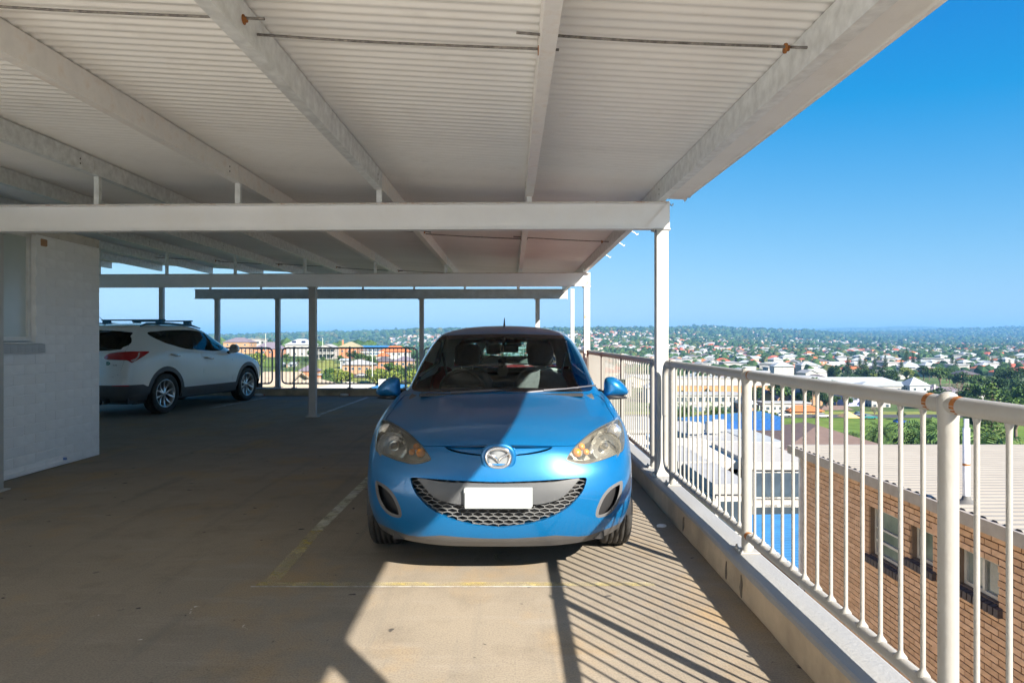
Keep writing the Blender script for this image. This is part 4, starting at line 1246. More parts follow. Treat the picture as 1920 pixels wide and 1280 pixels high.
    if detail:
        MB().prism([(-.175, 1.352), (.2, 1.352), (.13, 1.318), (-.10, 1.318)], 1.955, 1.96, 'Y').build('sensor_shade', GLOSSB, root)
        STRAW = M('straw_cord', (.55, .42, .22), .9)
        orn = MB().tube([(-.012, 1.885, 1.30), (-.022, 1.88, 1.26), (-.006, 1.88, 1.235), (.004, 1.88, 1.20)], .004, 6).tube([(.0, 1.885, 1.30), (.006, 1.88, 1.25), (-.02, 1.88, 1.225)], .004, 6).box((.004, 1.88, 1.19), (.026, .02, .028), 0, .004)
        tag(orn.build('hanging_charm', STRAW, None, (HX, HYO, 0)), 'small straw charm hanging from the rear-view mirror of the blue hatchback', 'charm')
        ph = empty('phone_holder', (HX, HYO, 0), 0, 'black suction phone holder behind the windscreen of the blue hatchback', 'phone holder')
        MB().lathe([(.001, -.012), (.03, -.01), (.036, .004), (.02, .02), (.012, .03)], 16, (.0, 1.63, 1.175), 'Y').build('suction_cup', GLOSSB, ph)
        MB().bx(-.033, .033, 1.665, 1.68, 1.055, 1.145, .006).bx(-.045, -.033, 1.66, 1.69, 1.08, 1.12).bx(.033, .045, 1.66, 1.69, 1.08, 1.12).tube([(0, 1.65, 1.17), (0, 1.67, 1.13)], .012, 6).build('cradle', DGREY, ph)
        tag(MB().tube([(.21, 2.43, 1.075), (.46, 2.43, 1.072), (.52, 2.47, 1.062)], .017, 8).build('rolled_cloth', M('grey_cloth', (.28, .30, .30), .9), None, (HX, HYO, 0)), 'grey rolled cloth lying across the front passenger seat of the blue hatchback', 'cloth')
        # wipers
        WIP = M('wiper_grey', (.10, .10, .115), .45, .3)
        for (pts, bl) in (([(.16, 1.10, .968), (.38, 1.15, .984), (.56, 1.245, .992)], [(.30, 1.125, .985), (.46, 1.165, .992), (.70, 1.36, 1.003)]),
                          ([(-.36, 1.10, .968), (-.12, 1.10, .982), (.03, 1.13, .990)], [(-.52, 1.165, .984), (-.2, 1.115, .988), (.08, 1.12, .996)])):
            wp = MB().tube(pts, [.011, .008, .006], 7).build('wiper', WIP, root)
            MB().tube(bl, .006, 6).build('wiper_blade', BLKP if pts[0][0] < 0 else WIP, wp)
        MB().bx(-.58, .58, 1.075, 1.17, .945, .962).build('cowl', BLKP, root)
        MB().tube([(.005, 2.42, 1.466), (.005, 2.44, 1.49), (.005, 2.50, 1.545)], [.011, .008, .003], 8).build('aerial', BLKP, root)
    return root

hatch = make_hatch(BLUE, 'hatchback', 'bright blue hatchback parked facing the camera, half in sun', M('white_plate', (.90, .90, .90), .4, var=.01))
# the red car behind shares the build; its own paint goes on through object-level material slots
red = dup(hatch, (0.02, 8.75, 0))
red['label'] = 'red hatchback parked nose-on behind the blue one, seen through its windscreen'
red['group'] = 'hatchbacks in the kerbside row'; hatch['group'] = 'hatchbacks in the kerbside row'
for o in [red] + [c for c in red.children] + [g for c in red.children for g in c.children]:
    for s in getattr(o, 'material_slots', []):
        if s.material == BLUE:
            s.link = 'OBJECT'; s.material = REDP
# ================================================================ white SUV behind the block wall
SO = Vector((-7.411, 11.368, 0)); SA = -math.atan2(.167, .986)
UC = lambda z, ys=(), w=.93: [(w, 1.03, z), (w, 1.75, z), (w, 2.4, z), (w, 3.1, z), (w, 3.72, z)]
SC = [
 [(0,.12,.30),(.45,.12,.30),(.66,.15,.30),(.79,.25,.30),(.84,.5,.29)] + UC(.27, w=.875) + [(.80,4.25,.27),(.5,4.55,.27),(0,4.6,.27)],
 [(0,.03,.42),(.45,.04,.42),(.69,.08,.42),(.83,.20,.42),(.895,.5,.42)] + UC(.42, w=.918) + [(.855,4.25,.42),(.55,4.6,.42),(0,4.67,.42)],
 [(0,.0,.58),(.45,.01,.58),(.70,.05,.58),(.85,.18,.58),(.91,.5,.58)] + UC(.60, w=.935) + [(.87,4.25,.58),(.57,4.62,.58),(0,4.69,.58)],
 [(0,.04,.76),(.45,.05,.76),(.70,.09,.76),(.845,.21,.77),(.91,.5,.78)] + UC(.79, w=.932) + [(.865,4.24,.75),(.57,4.6,.72),(0,4.68,.72)],
 [(0,.06,.92),(.45,.07,.92),(.69,.11,.93),(.83,.22,.94),(.905,.5,.95)] + [(.93,1.03,.97),(.925,1.75,.95),(.925,2.4,.93),(.925,3.1,.92),(.915,3.72,.91)] + [(.84,4.2,.86),(.56,4.52,.82),(0,4.62,.80)],
 [(0,.07,1.06),(.45,.08,1.06),(.68,.12,1.07),(.81,.25,1.09),(.885,.55,1.11)] + [(.91,1.05,1.13),(.905,1.75,1.09),(.905,2.4,1.06),(.90,3.1,1.03),(.87,3.74,1.00)] + [(.77,4.1,.95),(.53,4.38,.90),(0,4.48,.88)],
 [(0,.10,1.19),(.44,.11,1.19),(.66,.15,1.2),(.78,.29,1.2),(.845,.6,1.21)] + [(.87,1.07,1.21),(.87,1.75,1.16),(.875,2.4,1.12),(.865,3.08,1.08),(.80,3.6,1.06)] + [(.66,3.88,1.04),(.45,4.05,1.02),(0,4.1,1.01)],
 [(0,.18,1.33),(.41,.20,1.33),(.61,.26,1.33),(.72,.38,1.33),(.78,.68,1.335)] + [(.81,1.12,1.33),(.82,1.75,1.29),(.82,2.4,1.25),(.80,2.98,1.15),(.72,3.33,1.125)] + [(.62,3.44,1.12),(.38,3.52,1.12),(0,3.55,1.12)],
 [(0,.30,1.48),(.37,.32,1.48),(.555,.38,1.48),(.64,.5,1.48),(.70,.78,1.48)] + [(.735,1.18,1.475),(.745,1.75,1.46),(.745,2.33,1.425),(.715,2.72,1.35),(.64,2.92,1.345)] + [(.55,3.02,1.345),(.35,3.08,1.355),(0,3.1,1.36)],
 [(0,.28,1.575),(.34,.33,1.57),(.50,.42,1.565),(.575,.56,1.57),(.625,.82,1.58)] + [(.65,1.22,1.595),(.66,1.75,1.60),(.655,2.2,1.58),(.62,2.45,1.55),(.565,2.55,1.54)] + [(.50,2.62,1.545),(.33,2.68,1.555),(0,2.7,1.56)],
 [(0,.50,1.62),(.30,.53,1.618),(.42,.6,1.618),(.47,.72,1.62),(.505,.92,1.625)] + [(.525,1.25,1.635),(.535,1.7,1.64),(.53,2.05,1.63),(.50,2.23,1.615),(.46,2.32,1.605)] + [(.40,2.38,1.605),(.27,2.42,1.61),(0,2.45,1.615)],
 [(0,1.2,1.665),(.06,1.22,1.665),(.09,1.25,1.665),(.1,1.3,1.665),(.11,1.36,1.665),(.115,1.44,1.665),(.115,1.52,1.665),(.115,1.58,1.665),(.11,1.64,1.665),(.1,1.68,1.665),(.09,1.72,1.665),(.06,1.75,1.665),(0,1.77,1.665)],
]
suv = empty('suv', SO, SA, 'white SUV with roof bars and grey wheel arches parked beyond the block wall', 'car')
ca_, sa_ = math.cos(SA), math.sin(SA)
def sproj(P):
    x = np.abs(P[:, 0])
    X = SO.x + x * ca_ - P[:, 1] * sa_; Y = SO.y + x * sa_ + P[:, 1] * ca_
    return CX + X * F / Y, HY + (CZ - P[:, 2]) * F / Y
def zs(*pts): return [(190 + a / 6.097, 580 + b / 6.097) for a, b in pts]
S = shell(SC, 150, 190, 7)
S0 = S
def sfld(S, fun):
    P = S[0]; u, v = sproj(P); return fun(P[:, 0], P[:, 1], P[:, 2], u, v)
def scut(S, fun, gap=0.0):
    f = sfld(S, fun); return clip(S, f), clip(S, gap - f)
def on_side(x, y): return np.maximum(.45 - x, .0) * 500 + np.maximum(y - 3.9, 0) * 500
O_DLO = zs((528,262),(640,250),(740,240),(900,235),(1010,236),(1130,255),(1250,310),(1340,370),(1392,425),(1372,462),(1290,472),(1120,462),(960,446),(800,402),(730,380),(640,340),(560,300))
dlo, S = scut(S, lambda x, y, z, u, v: np.maximum(np.maximum(sdf(crom(O_DLO, 3), u, v), (.4 - x) * 500), np.maximum((1.0 - z) * 500, (.35 - y) * 500)), .3)
panes = []
fr_ = np.full(len(dlo[0]), 1e3); pns = []
ud, vd = sproj(dlo[0])
for poly in (zs((548,268),(727,256),(727,366),(640,334),(570,300)), zs((760,292),(800,268),(1000,262),(1020,330),(1052,445),(960,432),(830,398),(775,345)), zs((1062,295),(1120,285),(1215,325),(1290,375),(1310,410),(1280,450),(1140,452),(1110,420))):
    fq_ = sdf(crom(poly, 2), ud, vd); pns.append(clip(dlo, fq_)); fr_ = np.minimum(fr_, fq_)
pn, pilr = clip(dlo, fr_), clip(dlo, -fr_)
O_RG = [(-.75,1.17),(.55,1.17),(.70,1.22),(.735,1.29),(.66,1.42),(.52,1.50),(-.6,1.50)]
rg, S = scut(S, lambda x, y, z, u, v: np.maximum(sdf(crom(O_RG, 3), x, z), y - .55), .003)
ws, S = scut(S, lambda x, y, z, u, v: np.maximum(sdf(crom([(-.7,1.15),(.60,1.15),(.66,1.17),(.53,1.50),(.45,1.53),(-.7,1.535)], 2), x, z), 2.5 - y), .003)
O_TL = zs((30,545),(70,515),(110,500),(270,484),(420,480),(545,480),(520,508),(440,560),(370,600),(345,606),(300,582),(240,578),(80,573),(40,565))
tl, S = scut(S, lambda x, y, z, u, v: np.maximum(np.maximum(sdf(crom(O_TL, 2), u, v), (y - 1.0) * 500), (.25 - x) * 500), .4)
for yc in (1.03, 3.72):
    _, S = scut(S, lambda x, y, z, u, v: np.maximum(np.hypot(y - yc, z - .37) - .415, .6 - x))
sill_z = lambda y: np.interp(y, [0, .45, .62, .8, 4.1, 4.3, 4.7], [.575, .57, .50, .45, .45, .46, .50])
clad, S = scut(S, lambda x, y, z, u, v: np.minimum(np.minimum(z - sill_z(y), np.where(x > .6, np.hypot(y - 1.03, z - .37) - .495, 9)), np.where(x > .6, np.hypot(y - 3.72, z - .37) - .495, 9)), .002)
rf = clip(clad, sfld(clad, lambda x, y, z, u, v: np.maximum(sdf(zs((115,842),(200,842),(290,855),(330,880),(120,878)), u, v), (y - .8) * 500)))
def sseam(S, pts):
    P = S[0]; u, v = sproj(P)
    d = np.where(P[:, 0] > .45, path_dist(zs(*pts), u, v), 99)
    return clip(S, .42 - d)
for pts in ([(1128,462),(1160,560),(1172,700),(1165,860)], [(733,382),(735,520),(770,600),(810,660)], [(1465,485),(1500,570),(1512,650),(1500,870)],
            [(320,395),(275,470),(262,580),(225,690),(190,745),(140,768),(20,772)], [(1740,545),(1725,610)]):
    S = sseam(S, pts)
emit(both(join(S, skirt(S, .015))), 'body_shell', WHITEP, suv)
emit(both(join(clad, skirt(clad, .02))), 'lower_cladding', M('suv_cladding', (.085, .085, .09), .5, var=.12), suv)
lin = offset(S, .02); lin = [lin[0], -lin[1], lin[2][:, ::-1]]
emit(both(lin), 'inner_liner', BLKP, suv)
for k in (0, 1):
    q = (lambda s: s if k == 0 else mirror(s))
    for p_ in pns: emit(q(p_), 'side_window', TINT, suv)
    emit(q(pilr), 'window_surround', GLOSSB, suv)
    t_ = emit(q(offset(tl, -.004)), 'tail_light', REDL, suv)
    cl = clip(tl, (lambda s: sdf(zs((420,500),(440,485),(430,540),(400,575),(385,595),(350,600),(330,580),(390,560),(415,530)), *sproj(s[0])))(tl))
    if len(cl[2]): emit(q(offset(cl, -.006)), 'clear_strip', M('clear_lamp', (.62, .50, .52), .12), t_)
    if len(rf[2]): emit(q(offset(rf, -.003)), 'reflector', REDL, suv)
emit(both(rg), 'rear_window', TINT, suv)
emit(both(ws), 'windscreen', TINT, suv)
def surf_at(zx, zy):
    u, v = sproj(S0[0]); px_, py_ = zs((zx, zy))[0]
    d = (u - px_)**2 + (v - py_)**2 + np.where(S0[0][:, 0] > .4, 0, 1e6) + np.where(S0[1][:, 0] > .1, 0, 1e5)
    i = int(np.argmin(d)); return Vector(S0[0][i]), Vector(S0[1][i])
for (a, b_) in (((795, 515), (890, 528)), ((1180, 547), (1262, 560))):
    for k in (1, -1):
        p0, n0 = surf_at(*a); p1, n1 = surf_at(*b_)
        pts = [p0 - n0 * .01, p0 + n0 * .03, (p0 + p1) / 2 + n0 * .042, p1 + n1 * .03, p1 - n1 * .01]
        MB().tube([(k * p.x, p.y, p.z) for p in pts], [.012, .016, .017, .016, .012], 8).build('door_handle', CHROME, suv)
pm_, nm_ = surf_at(1385, 455)
for k in (1, -1):
    ol = crom([(0, 0), (.0, .10), (.03, .165), (.10, .185), (.17, .155), (.2, .09), (.195, .03), (.12, -.005)], 3)
    mm = MB().pillow([(a, b_) for a, b_ in (ol if k > 0 else ol[::-1])], .13, lambda u, v, h: (k * (.93 + u), 2.98 + h - .0, 1.08 + v), 6, True, 2.4)
    mo = mm.build('wing_mirror', WHITEP, suv)
    MB().pillow([(a * .94 + .006, b_ * .94 + .004) for a, b_ in (ol[::-1] if k > 0 else ol)], .015, lambda u, v, h: (k * (.93 + u), 2.975 - h, 1.08 + v), 3, False).build('mirror_back', M('mirror_back_silver', (.55, .56, .57), .25, .3), mo)
    MB().tube([(k * .84, 3.02, 1.07), (k * .96, 3.02, 1.11)], .035, 8).build('mirror_arm', BLKP, mo)
    for yc in (1.03, 3.72):
        wheel(suv, k * .80, yc, .37, .235, .255, k, 5, 'twin')
        wl = [(math.cos(R(t)) * .44, math.sin(R(t)) * .44) for t in np.linspace(-12, 192, 24)]
        MB().sheet([[(k * .60, yc + a, .37 + b_) for a, b_ in wl], [(k * .905, yc + a, .37 + b_) for a, b_ in wl]]).bx(k * .58, k * .60, yc - .46, yc + .46, .2, .8).build('wheel_well', BLKP, suv)
MB().bx(-.8, .8, .2, 4.5, .24, .34).bx(-.55, .55, .2, 4.4, .34, .7).build('underbody', BLKP, suv)
MB().lathe([(.045, -.16), (.05, 0), (.042, .0), (.038, -.16)], 16, (.52, .07, .30), 'Y').build('exhaust', CHROME, suv)
MB().bx(-.7, .7, 1.0, 3.3, .7, .78).bx(-.62, -.14, 2.1, 2.25, .7, 1.2, .05).bx(.14, .62, 2.1, 2.25, .7, 1.2, .05).bx(-.65, .65, 1.15, 1.3, .7, 1.15, .05).bx(-.7, .7, 3.0, 3.35, .7, 1.08, .03).build('cabin', SEAT, suv)
BAR = M('blue_roof_bar', (.012, .115, .205), .4, .2, var=.1)
for k in (1, -1):
    MB().tube([(k * .60, .75, 1.60), (k * .605, .9, 1.645), (k * .61, 1.5, 1.66), (k * .60, 2.2, 1.635), (k * .575, 2.5, 1.585)], [.012, .02, .022, .02, .012], 8).build('roof_rail', BAR, suv)
for yy in (1.31, 2.11):
    cb = MB().bx(-.66, .66, yy - .035, yy + .035, 1.712, 1.738, .008).build('cross_bar', BAR, suv)
    for k in (1, -1):
        MB().bx(k * .50, k * .63, yy - .04, yy + .04, 1.645, 1.715, .01).build('bar_foot', BAR, cb)
MB().tube([(.0, .62, 1.63), (-.0, .56, 1.70), (-.0, .42, 1.80)], [.012, .006, .004], 6).build('aerial', BAR, suv)
# tailgate print: letter and small badge at the corner of the tailgate
dv, dn = surf_at(80, 615)
GRN = M('teal_print', (.05, .25, .22), .5)
def print_at(poly, nm, m):
    P = S0[0]; u, v = sproj(P)
    f = np.maximum(sdf(np.array(zs(*poly)), u, v), (P[:, 1] - .5) * 500)
    q = clip(S0, f)
    if len(q[2]): emit(offset(q, -.003), nm, m, suv)
print_at([(56,598),(80,596),(98,604),(104,618),(98,632),(80,638),(56,636)], 'tailgate_letter', GRN)
print_at([(60,608),(78,607),(88,613),(90,618),(87,624),(78,628),(60,627)], 'letter_counter', WHITEP)
print_at([(125,633),(182,634),(182,642),(125,641)], 'tailgate_badge', DGREY)
# ================================================================ land
DN = np.array([0, 60, 150, 250, 300, 350, 400, 450, 600, 900, 1500, 2200, 3200, 4500, 6500, 8000, 9600, 26000.])
ZT = {
 -2500: [-24, -24, -22, -19, -17, -15, -13, -12, -10, -18, -30, -30, 0, 25, 20, 10, 0, 0],
 400: [-24, -22, -19, -17, -13.5, -10.8, -8.2, -6, -6, -22, -42, -45, 5, 27, 20, 0, 21, 0],
 700: [-24, -22, -20, -17.5, -14, -11.2, -9, -7.5, -8, -24, -40, -35, 20, 54, 30, 0, 21, 0],
 800: [-24, -23, -22, -20, -17.5, -15.5, -14, -13, -16, -30, -36, -10, 40, 67, 30, 0, 21, 0],
 1000: [-24.5, -24.5, -24.5, -24.5, -24, -23, -22, -22, -26, -29, -16, 13, 44, 64, 40, 10, 27, 0],
 1120: [-24.5, -24.5, -24.5, -24.5, -24.5, -24.5, -24.5, -24.5, -26, -26, -12, 16, 48, 70, 40, 10, 27, 0],
 1250: [-24.5] * 8 + [-25, -24, -13, 5, 37, 80, 50, 20, 41, 0],
 1330: [-24.5] * 8 + [-25, -24.5, -16, -3, 28, 86, 50, 20, 62, 0],
 1400: [-24.5] * 8 + [-25.5, -25, -20, -11, 17, 76, 60, 40, 103, 0],
 1500: [-24.5] * 8 + [-26, -25.5, -22, -15, 6, 62, 62, 60, 165, 0],
 1600: [-24.5] * 8 + [-26.5, -26, -23, -18, -6, 30, 72, 70, 192, 0],
 1680: [-24.5] * 8 + [-27, -26, -23, -20, -10, 20, 84, 80, 209, 0],
 1780: [-24.5] * 8 + [-27, -26, -24, -21, -12, 18, 108, 90, 195, 0],
 1920: [-24.5] * 8 + [-27, -26, -24, -22, -12, 22, 130, 110, 185, 0],
 4500: [-24.5] * 8 + [-27, -26, -24, -22, -10, 30, 120, 90, 137, 0],
}
PK = np.array(sorted(ZT)); ZM = np.array([ZT[k] for k in PK], float)
def vnoise(x, y, s):
    x, y = x / s, y / s
    return (np.sin(x * 1.7 + 1.3 * np.sin(y * 1.1)) * np.cos(y * 1.9 + 1.1 * np.sin(x * .7)) + .5 * np.sin(x * 4.1 + y * 3.3) * np.cos(y * 3.7 - x * 1.9) + .25 * np.sin(x * 9.3 - y * 7.7)) / 1.75
def terr(X, Y):
    X = np.asarray(X, float); Y = np.asarray(Y, float)
    D = np.hypot(X, Y)
    px = np.where(Y > 1, CX + F * X / np.maximum(Y, 1), np.where(X > 0, 4500, -2500))
    px = np.clip(px, -2500, 4500)
    DY = np.where(Y > 1, Y * .5 + D * .5, D)
    DY = np.where(Y > D * .5, Y, D)
    r = np.interp(DY, DN, np.arange(len(DN))); i = np.clip(r.astype(int), 0, len(DN) - 2); fr = r - i
    c = np.interp(px, PK, np.arange(len(PK))); j = np.clip(c.astype(int), 0, len(PK) - 2); fc = c - j
    fc = fc * fc * (3 - 2 * fc)
    z = (ZM[j, i] * (1 - fc) + ZM[j + 1, i] * fc) * (1 - fr) + (ZM[j, i + 1] * (1 - fc) + ZM[j + 1, i + 1] * fc) * fr
    amp = np.interp(DY, [300, 900, 2000, 4000, 7000, 9600], [0, 0.6, 4, 6, 8, 8])
    return z + amp * vnoise(X, Y, 260)
def T1(x, y): return float(terr(np.array([x]), np.array([y]))[0])

def land_mat():
    m, nt, b = newmat('land_cover')
    v = coords(nt)
    c = mix(nt, ramp(nt, noise(nt, v, .02, 6), [(.38, 0.), (.62, 1.)]), (.045, .085, .030), (.115, .155, .055))
    c = mix(nt, ramp(nt, noise(nt, v, .045, 5), [(.52, 0.), (.66, .75)]), c, (.21, .195, .145))
    c = mix(nt, ramp(nt, noise(nt, v, .011, 4), [(.56, 0.), (.66, .7)]), c, (.12, .20, .045))
    c = mix(nt, ramp(nt, noise(nt, v, .25, 5), [(.3, .0), (.7, .4)]), c, (.03, .05, .02))
    nt.links.new(c, b.inputs['Base Color']); b.inputs['Roughness'].default_value = .95; b.inputs['Specular IOR Level'].default_value = .1
    return m
LAND = land_mat()
az = np.concatenate([np.linspace(-180, -60, 25)[:-1], np.linspace(-60, 60, 281), np.linspace(60, 180, 25)[1:]])
dd = np.concatenate([[0.5, 8, 20, 40], np.geomspace(60, 26000, 110)])
AA, DD = np.meshgrid(np.radians(az), dd)
GX, GY = np.sin(AA) * DD, np.cos(AA) * DD
GZ = terr(GX, GY)
n_, m_ = GX.shape
idx = np.arange(n_ * m_).reshape(n_, m_)
Q = np.stack([idx[:-1, :-1].ravel(), idx[:-1, 1:].ravel(), idx[1:, 1:].ravel(), idx[1:, :-1].ravel()], 1)[:, ::-1]
me = np_mesh('ground', np.stack([GX.ravel(), GY.ravel(), GZ.ravel()], 1), Q, LAND, smooth=True)
tag(link('ground', me), kind='structure')

GRASS = M('mown_grass', (.10, .16, .03), .95, var=.25, scale=.25, bmp=0, dirt=(.17, .18, .05), dirt_amt=.5, dscale=.05, spec=.1)
GRASSY = M('dry_hill_grass', (.19, .21, .058), .95, var=.25, scale=.2, dirt=(.15, .20, .05), dirt_amt=.6, dscale=.08, spec=.1)
ASPH = M('asphalt', (.055, .055, .058), .9, var=.15, scale=.8)
def draped(name, xs, ys, m, dz):
    rows = [[(x, y, T1(x, y) + dz) for x in xs] for y in ys]
    return tag(MB().sheet(rows).build(name, m), kind='structure')
BOUNCE_GROUND = M('pale_bounce_ground', (.34, .32, .29), .9, var=.2, scale=.15, dirt=(.12, .14, .07), dirt_amt=.5, dscale=.06)  # pale ground added below the railing to bounce sunlight up to the carport
draped('bounce_ground', np.linspace(1.6, 110, 12), np.linspace(-70, 132, 24), BOUNCE_GROUND, .25)
draped('park_lawn', np.linspace(20, 190, 20), np.linspace(140, 221, 10), GRASS, .15)
draped('road', np.linspace(20, 230, 20), np.linspace(221.5, 231, 3), ASPH, .19)
draped('road_verge', np.linspace(20, 230, 20), np.linspace(231.3, 240, 3), GRASSY, .2)
def hillpatch(name, quad, m, dz=.3):
    """quad: four photo points (px, depth) spanning a strip of slope"""
    (a, d0), (b_, d1), (c, d2), (e, d3) = quad
    rows = []
    for t in np.linspace(0, 1, 14):
        r_ = []
        for s in np.linspace(0, 1, 14):
            p = lerp(lerp(a, b_, s), lerp(e, c, s), t); d = lerp(lerp(d0, d1, s), lerp(d3, d2, s), t)
            x = (p - CX) / F * d; r_.append((x, d, T1(x, d) + dz))
        rows.append(r_)
    return tag(MB().sheet(rows).build(name, m), kind='structure')
hillpatch('grass_slope', ((590, 285), (668, 300), (622, 372), (594, 372)), GRASSY)
hillpatch('grass_slope', ((470, 262), (560, 262), (560, 300), (470, 300)), GRASS)
hillpatch('grass_slope', ((478, 330), (540, 330), (540, 372), (478, 372)), GRASS)
hillpatch('grass_slope', ((640, 255), (830, 255), (830, 285), (640, 285)), GRASSY)
hillpatch('road', ((655, 287), (840, 287), (840, 296), (655, 296)), ASPH, .35)
hillpatch('road', ((664, 297), (684, 297), (650, 372), (638, 372)), ASPH, .5)

# ================================================================ buildings
def wallm(name, c, **k): return M(name, c, .85, var=.08, scale=.6, **k)
W_WHITE = wallm('wall_white', (.35, .345, .335)); W_CREAM = wallm('wall_cream', (.44, .38, .30)); W_BRICK = wallm('wall_red_brick', (.40, .17, .085), dirt=(.27, .13, .08), dirt_amt=.5, dscale=1)
W_TAN = wallm('wall_tan_brick', (.36, .215, .125)); W_GREY = wallm('wall_grey', (.34, .36, .38)); W_ORNG = wallm('wall_orange_brick', (.44, .215, .095)); W_NAVY = wallm('wall_navy', (.075, .12, .19)); W_LILAC = wallm('wall_lilac', (.35, .36, .60))
def roofm(name, c, **k): return M(name, c, .75, var=.12, scale=1.2, **k)
R_RED = roofm('roof_red_tile', (.36, .085, .045)); R_ORG = roofm('roof_orange_tile', (.40, .125, .04)); R_DARK = roofm('roof_dark_tile', (.085, .075, .085)); R_BROWN = roofm('roof_brown_tile', (.135, .095, .08)); R_GREY = roofm('roof_grey_metal', (.30, .33, .35)); R_WHITE = roofm('roof_white_metal', (.31, .315, .315)); R_BLUE = roofm('roof_blue_metal', (.028, .15, .33)); R_TAN = roofm('roof_tan_tile', (.36, .30, .22)); R_PURP = roofm('roof_purple_slate', (.15, .13, .16)); R_KHAKI = roofm('roof_khaki_tile', (.27, .24, .15)); R_CREAM = roofm('roof_cream_metal', (.62, .57, .48))
GLZ = M('far_window_glass', (.045, .065, .085), .12, var=.4, scale=.8); SOLAR = M('solar_panel', (.012, .02, .07), .15, var=.3)
FRAME = M('far_window_frame', (.42, .42, .40), .6)
def roof_mesh(kind, w, d, rh, ov, t=.18):
    W_, D_ = w / 2 + ov, d / 2 + ov
    b = MB()
    if kind == 'flat':
        b.bx(-W_, W_, -D_, D_, 0, .35)
    elif kind == 'hip':
        k = min(W_, D_)
        if w >= d: r0, r1 = (-(W_ - k * .95), 0, rh), ((W_ - k * .95), 0, rh)
        else: r0, r1 = (0, -(D_ - k * .95), rh), (0, (D_ - k * .95), rh)
        v = [(-W_, -D_, 0), (W_, -D_, 0), (W_, D_, 0), (-W_, D_, 0), r0, r1, (-W_, -D_, -t), (W_, -D_, -t), (W_, D_, -t), (-W_, D_, -t)]
        if w >= d: f = [(0, 1, 5, 4), (1, 2, 5), (2, 3, 4, 5), (3, 0, 4)]
        else: f = [(0, 1, 4), (1, 2, 5, 4), (2, 3, 5), (3, 0, 4, 5)]
        b.add(v, f + [(6, 7, 1, 0), (7, 8, 2, 1), (8, 9, 3, 2), (9, 6, 0, 3), (9, 8, 7, 6)])
    elif kind == 'gable':       # gable end faces -Y
        b.prism([(-W_, 0), (0, rh), (W_, 0), (W_, -t), (0, rh - t * 1.2), (-W_, -t)], -D_, D_, 'Y')
    elif kind == 'side_gable':
        b.prism([(-D_, 0), (0, rh), (D_, 0), (D_, -t), (0, rh - t * 1.2), (-D_, -t)], -W_, W_, 'X')
    elif kind == 'pyramid':
        b.add([(-W_, -D_, 0), (W_, -D_, 0), (W_, D_, 0), (-W_, D_, 0), (0, 0, rh)], [(0, 1, 4), (1, 2, 4), (2, 3, 4), (3, 0, 4), (3, 2, 1, 0)])
    return b
WINM = {}
def window_mesh(w, h):
    k = (round(w, 1), round(h, 1))
    if k not in WINM:
        b = MB().bx(-w / 2, w / 2, -.05, .05, -h / 2, h / 2)
        g = MB().bx(-w / 2 + .09, w / 2 - .09, -.062, .0, -h / 2 + .09, h / 2 - .09)
        WINM[k] = (b.mesh('window', FRAME), g.mesh('pane', GLZ))
    return WINM[k]
def house(name, label, loc, rz, w, d, h, wm, rm, kind='hip', rh=2.2, ov=.5, nwin=3, storeys=1, cat='house', group=None, sides=('front', 'left', 'right'), deep=3.0, chimney=None, ww=1.3, wh=1.2, panes=True, door=False):
    e = empty(name, loc, rz, label, cat, group)
    b = MB().bx(-w / 2, w / 2, -d / 2, d / 2, -deep, h)
    if kind == 'gable': b.prism([(-w / 2, h - .001), (0, h + rh * (w / (w + 2 * ov)) - .12), (w / 2, h - .001)], -d / 2, d / 2, 'Y')
    if kind == 'side_gable': b.prism([(-d / 2, h - .001), (0, h + rh * (d / (d + 2 * ov)) - .12), (d / 2, h - .001)], -w / 2, w / 2, 'X')
    b.build('walls', wm, e)
    ro = roof_mesh(kind, w, d, rh, ov).build('roof', rm, e, (0, 0, h + .001))
    if chimney:
        MB().bx(-.45, .45, -.35, .35, -1, rh + 1.1).build('chimney', chimney, ro, (-w * .42, 0, 0))
    wmsh, pmsh = window_mesh(ww, wh)
    for sd in sides:
        L = w if sd in ('front', 'back') else d
        n = nwin if sd in ('front', 'back') else max(1, int(round(nwin * d / w)))
        for s in range(storeys):
            z = (s + .55) * h / storeys
            for i in range(n):
                t = (i + .5) / n * L - L / 2
                if sd == 'front': p, r_ = (t, -d / 2 - .02, z), 0
                elif sd == 'left': p, r_ = (-w / 2 - .02, t, z), -math.pi / 2
                elif sd == 'right': p, r_ = (w / 2 + .02, t, z), math.pi / 2
                else: p, r_ = (t, d / 2 + .02, z), math.pi
                o = link('window', wmsh, e, p, r_)
                if panes: link('pane', pmsh, o)
    return e
def hpx(name, label, px, D, ya, ye, yb, wpx, dep, wm, rm, kind='hip', rz=0.0, **k):
    """house placed from its photo outline: ridge ya, eave ye, base yb, at depth D"""
    s = D / F
    x = (px - CX) * s; zb = CZ - (yb - HY) * s; h = (yb - ye) * s; rh = (ye - ya) * s
    ov = k.pop('ov', .5)
    return house(name, label, (x, D + dep / 2, zb), rz, wpx * s - 2 * ov, dep, h, wm, rm, kind, rh, ov, **k)
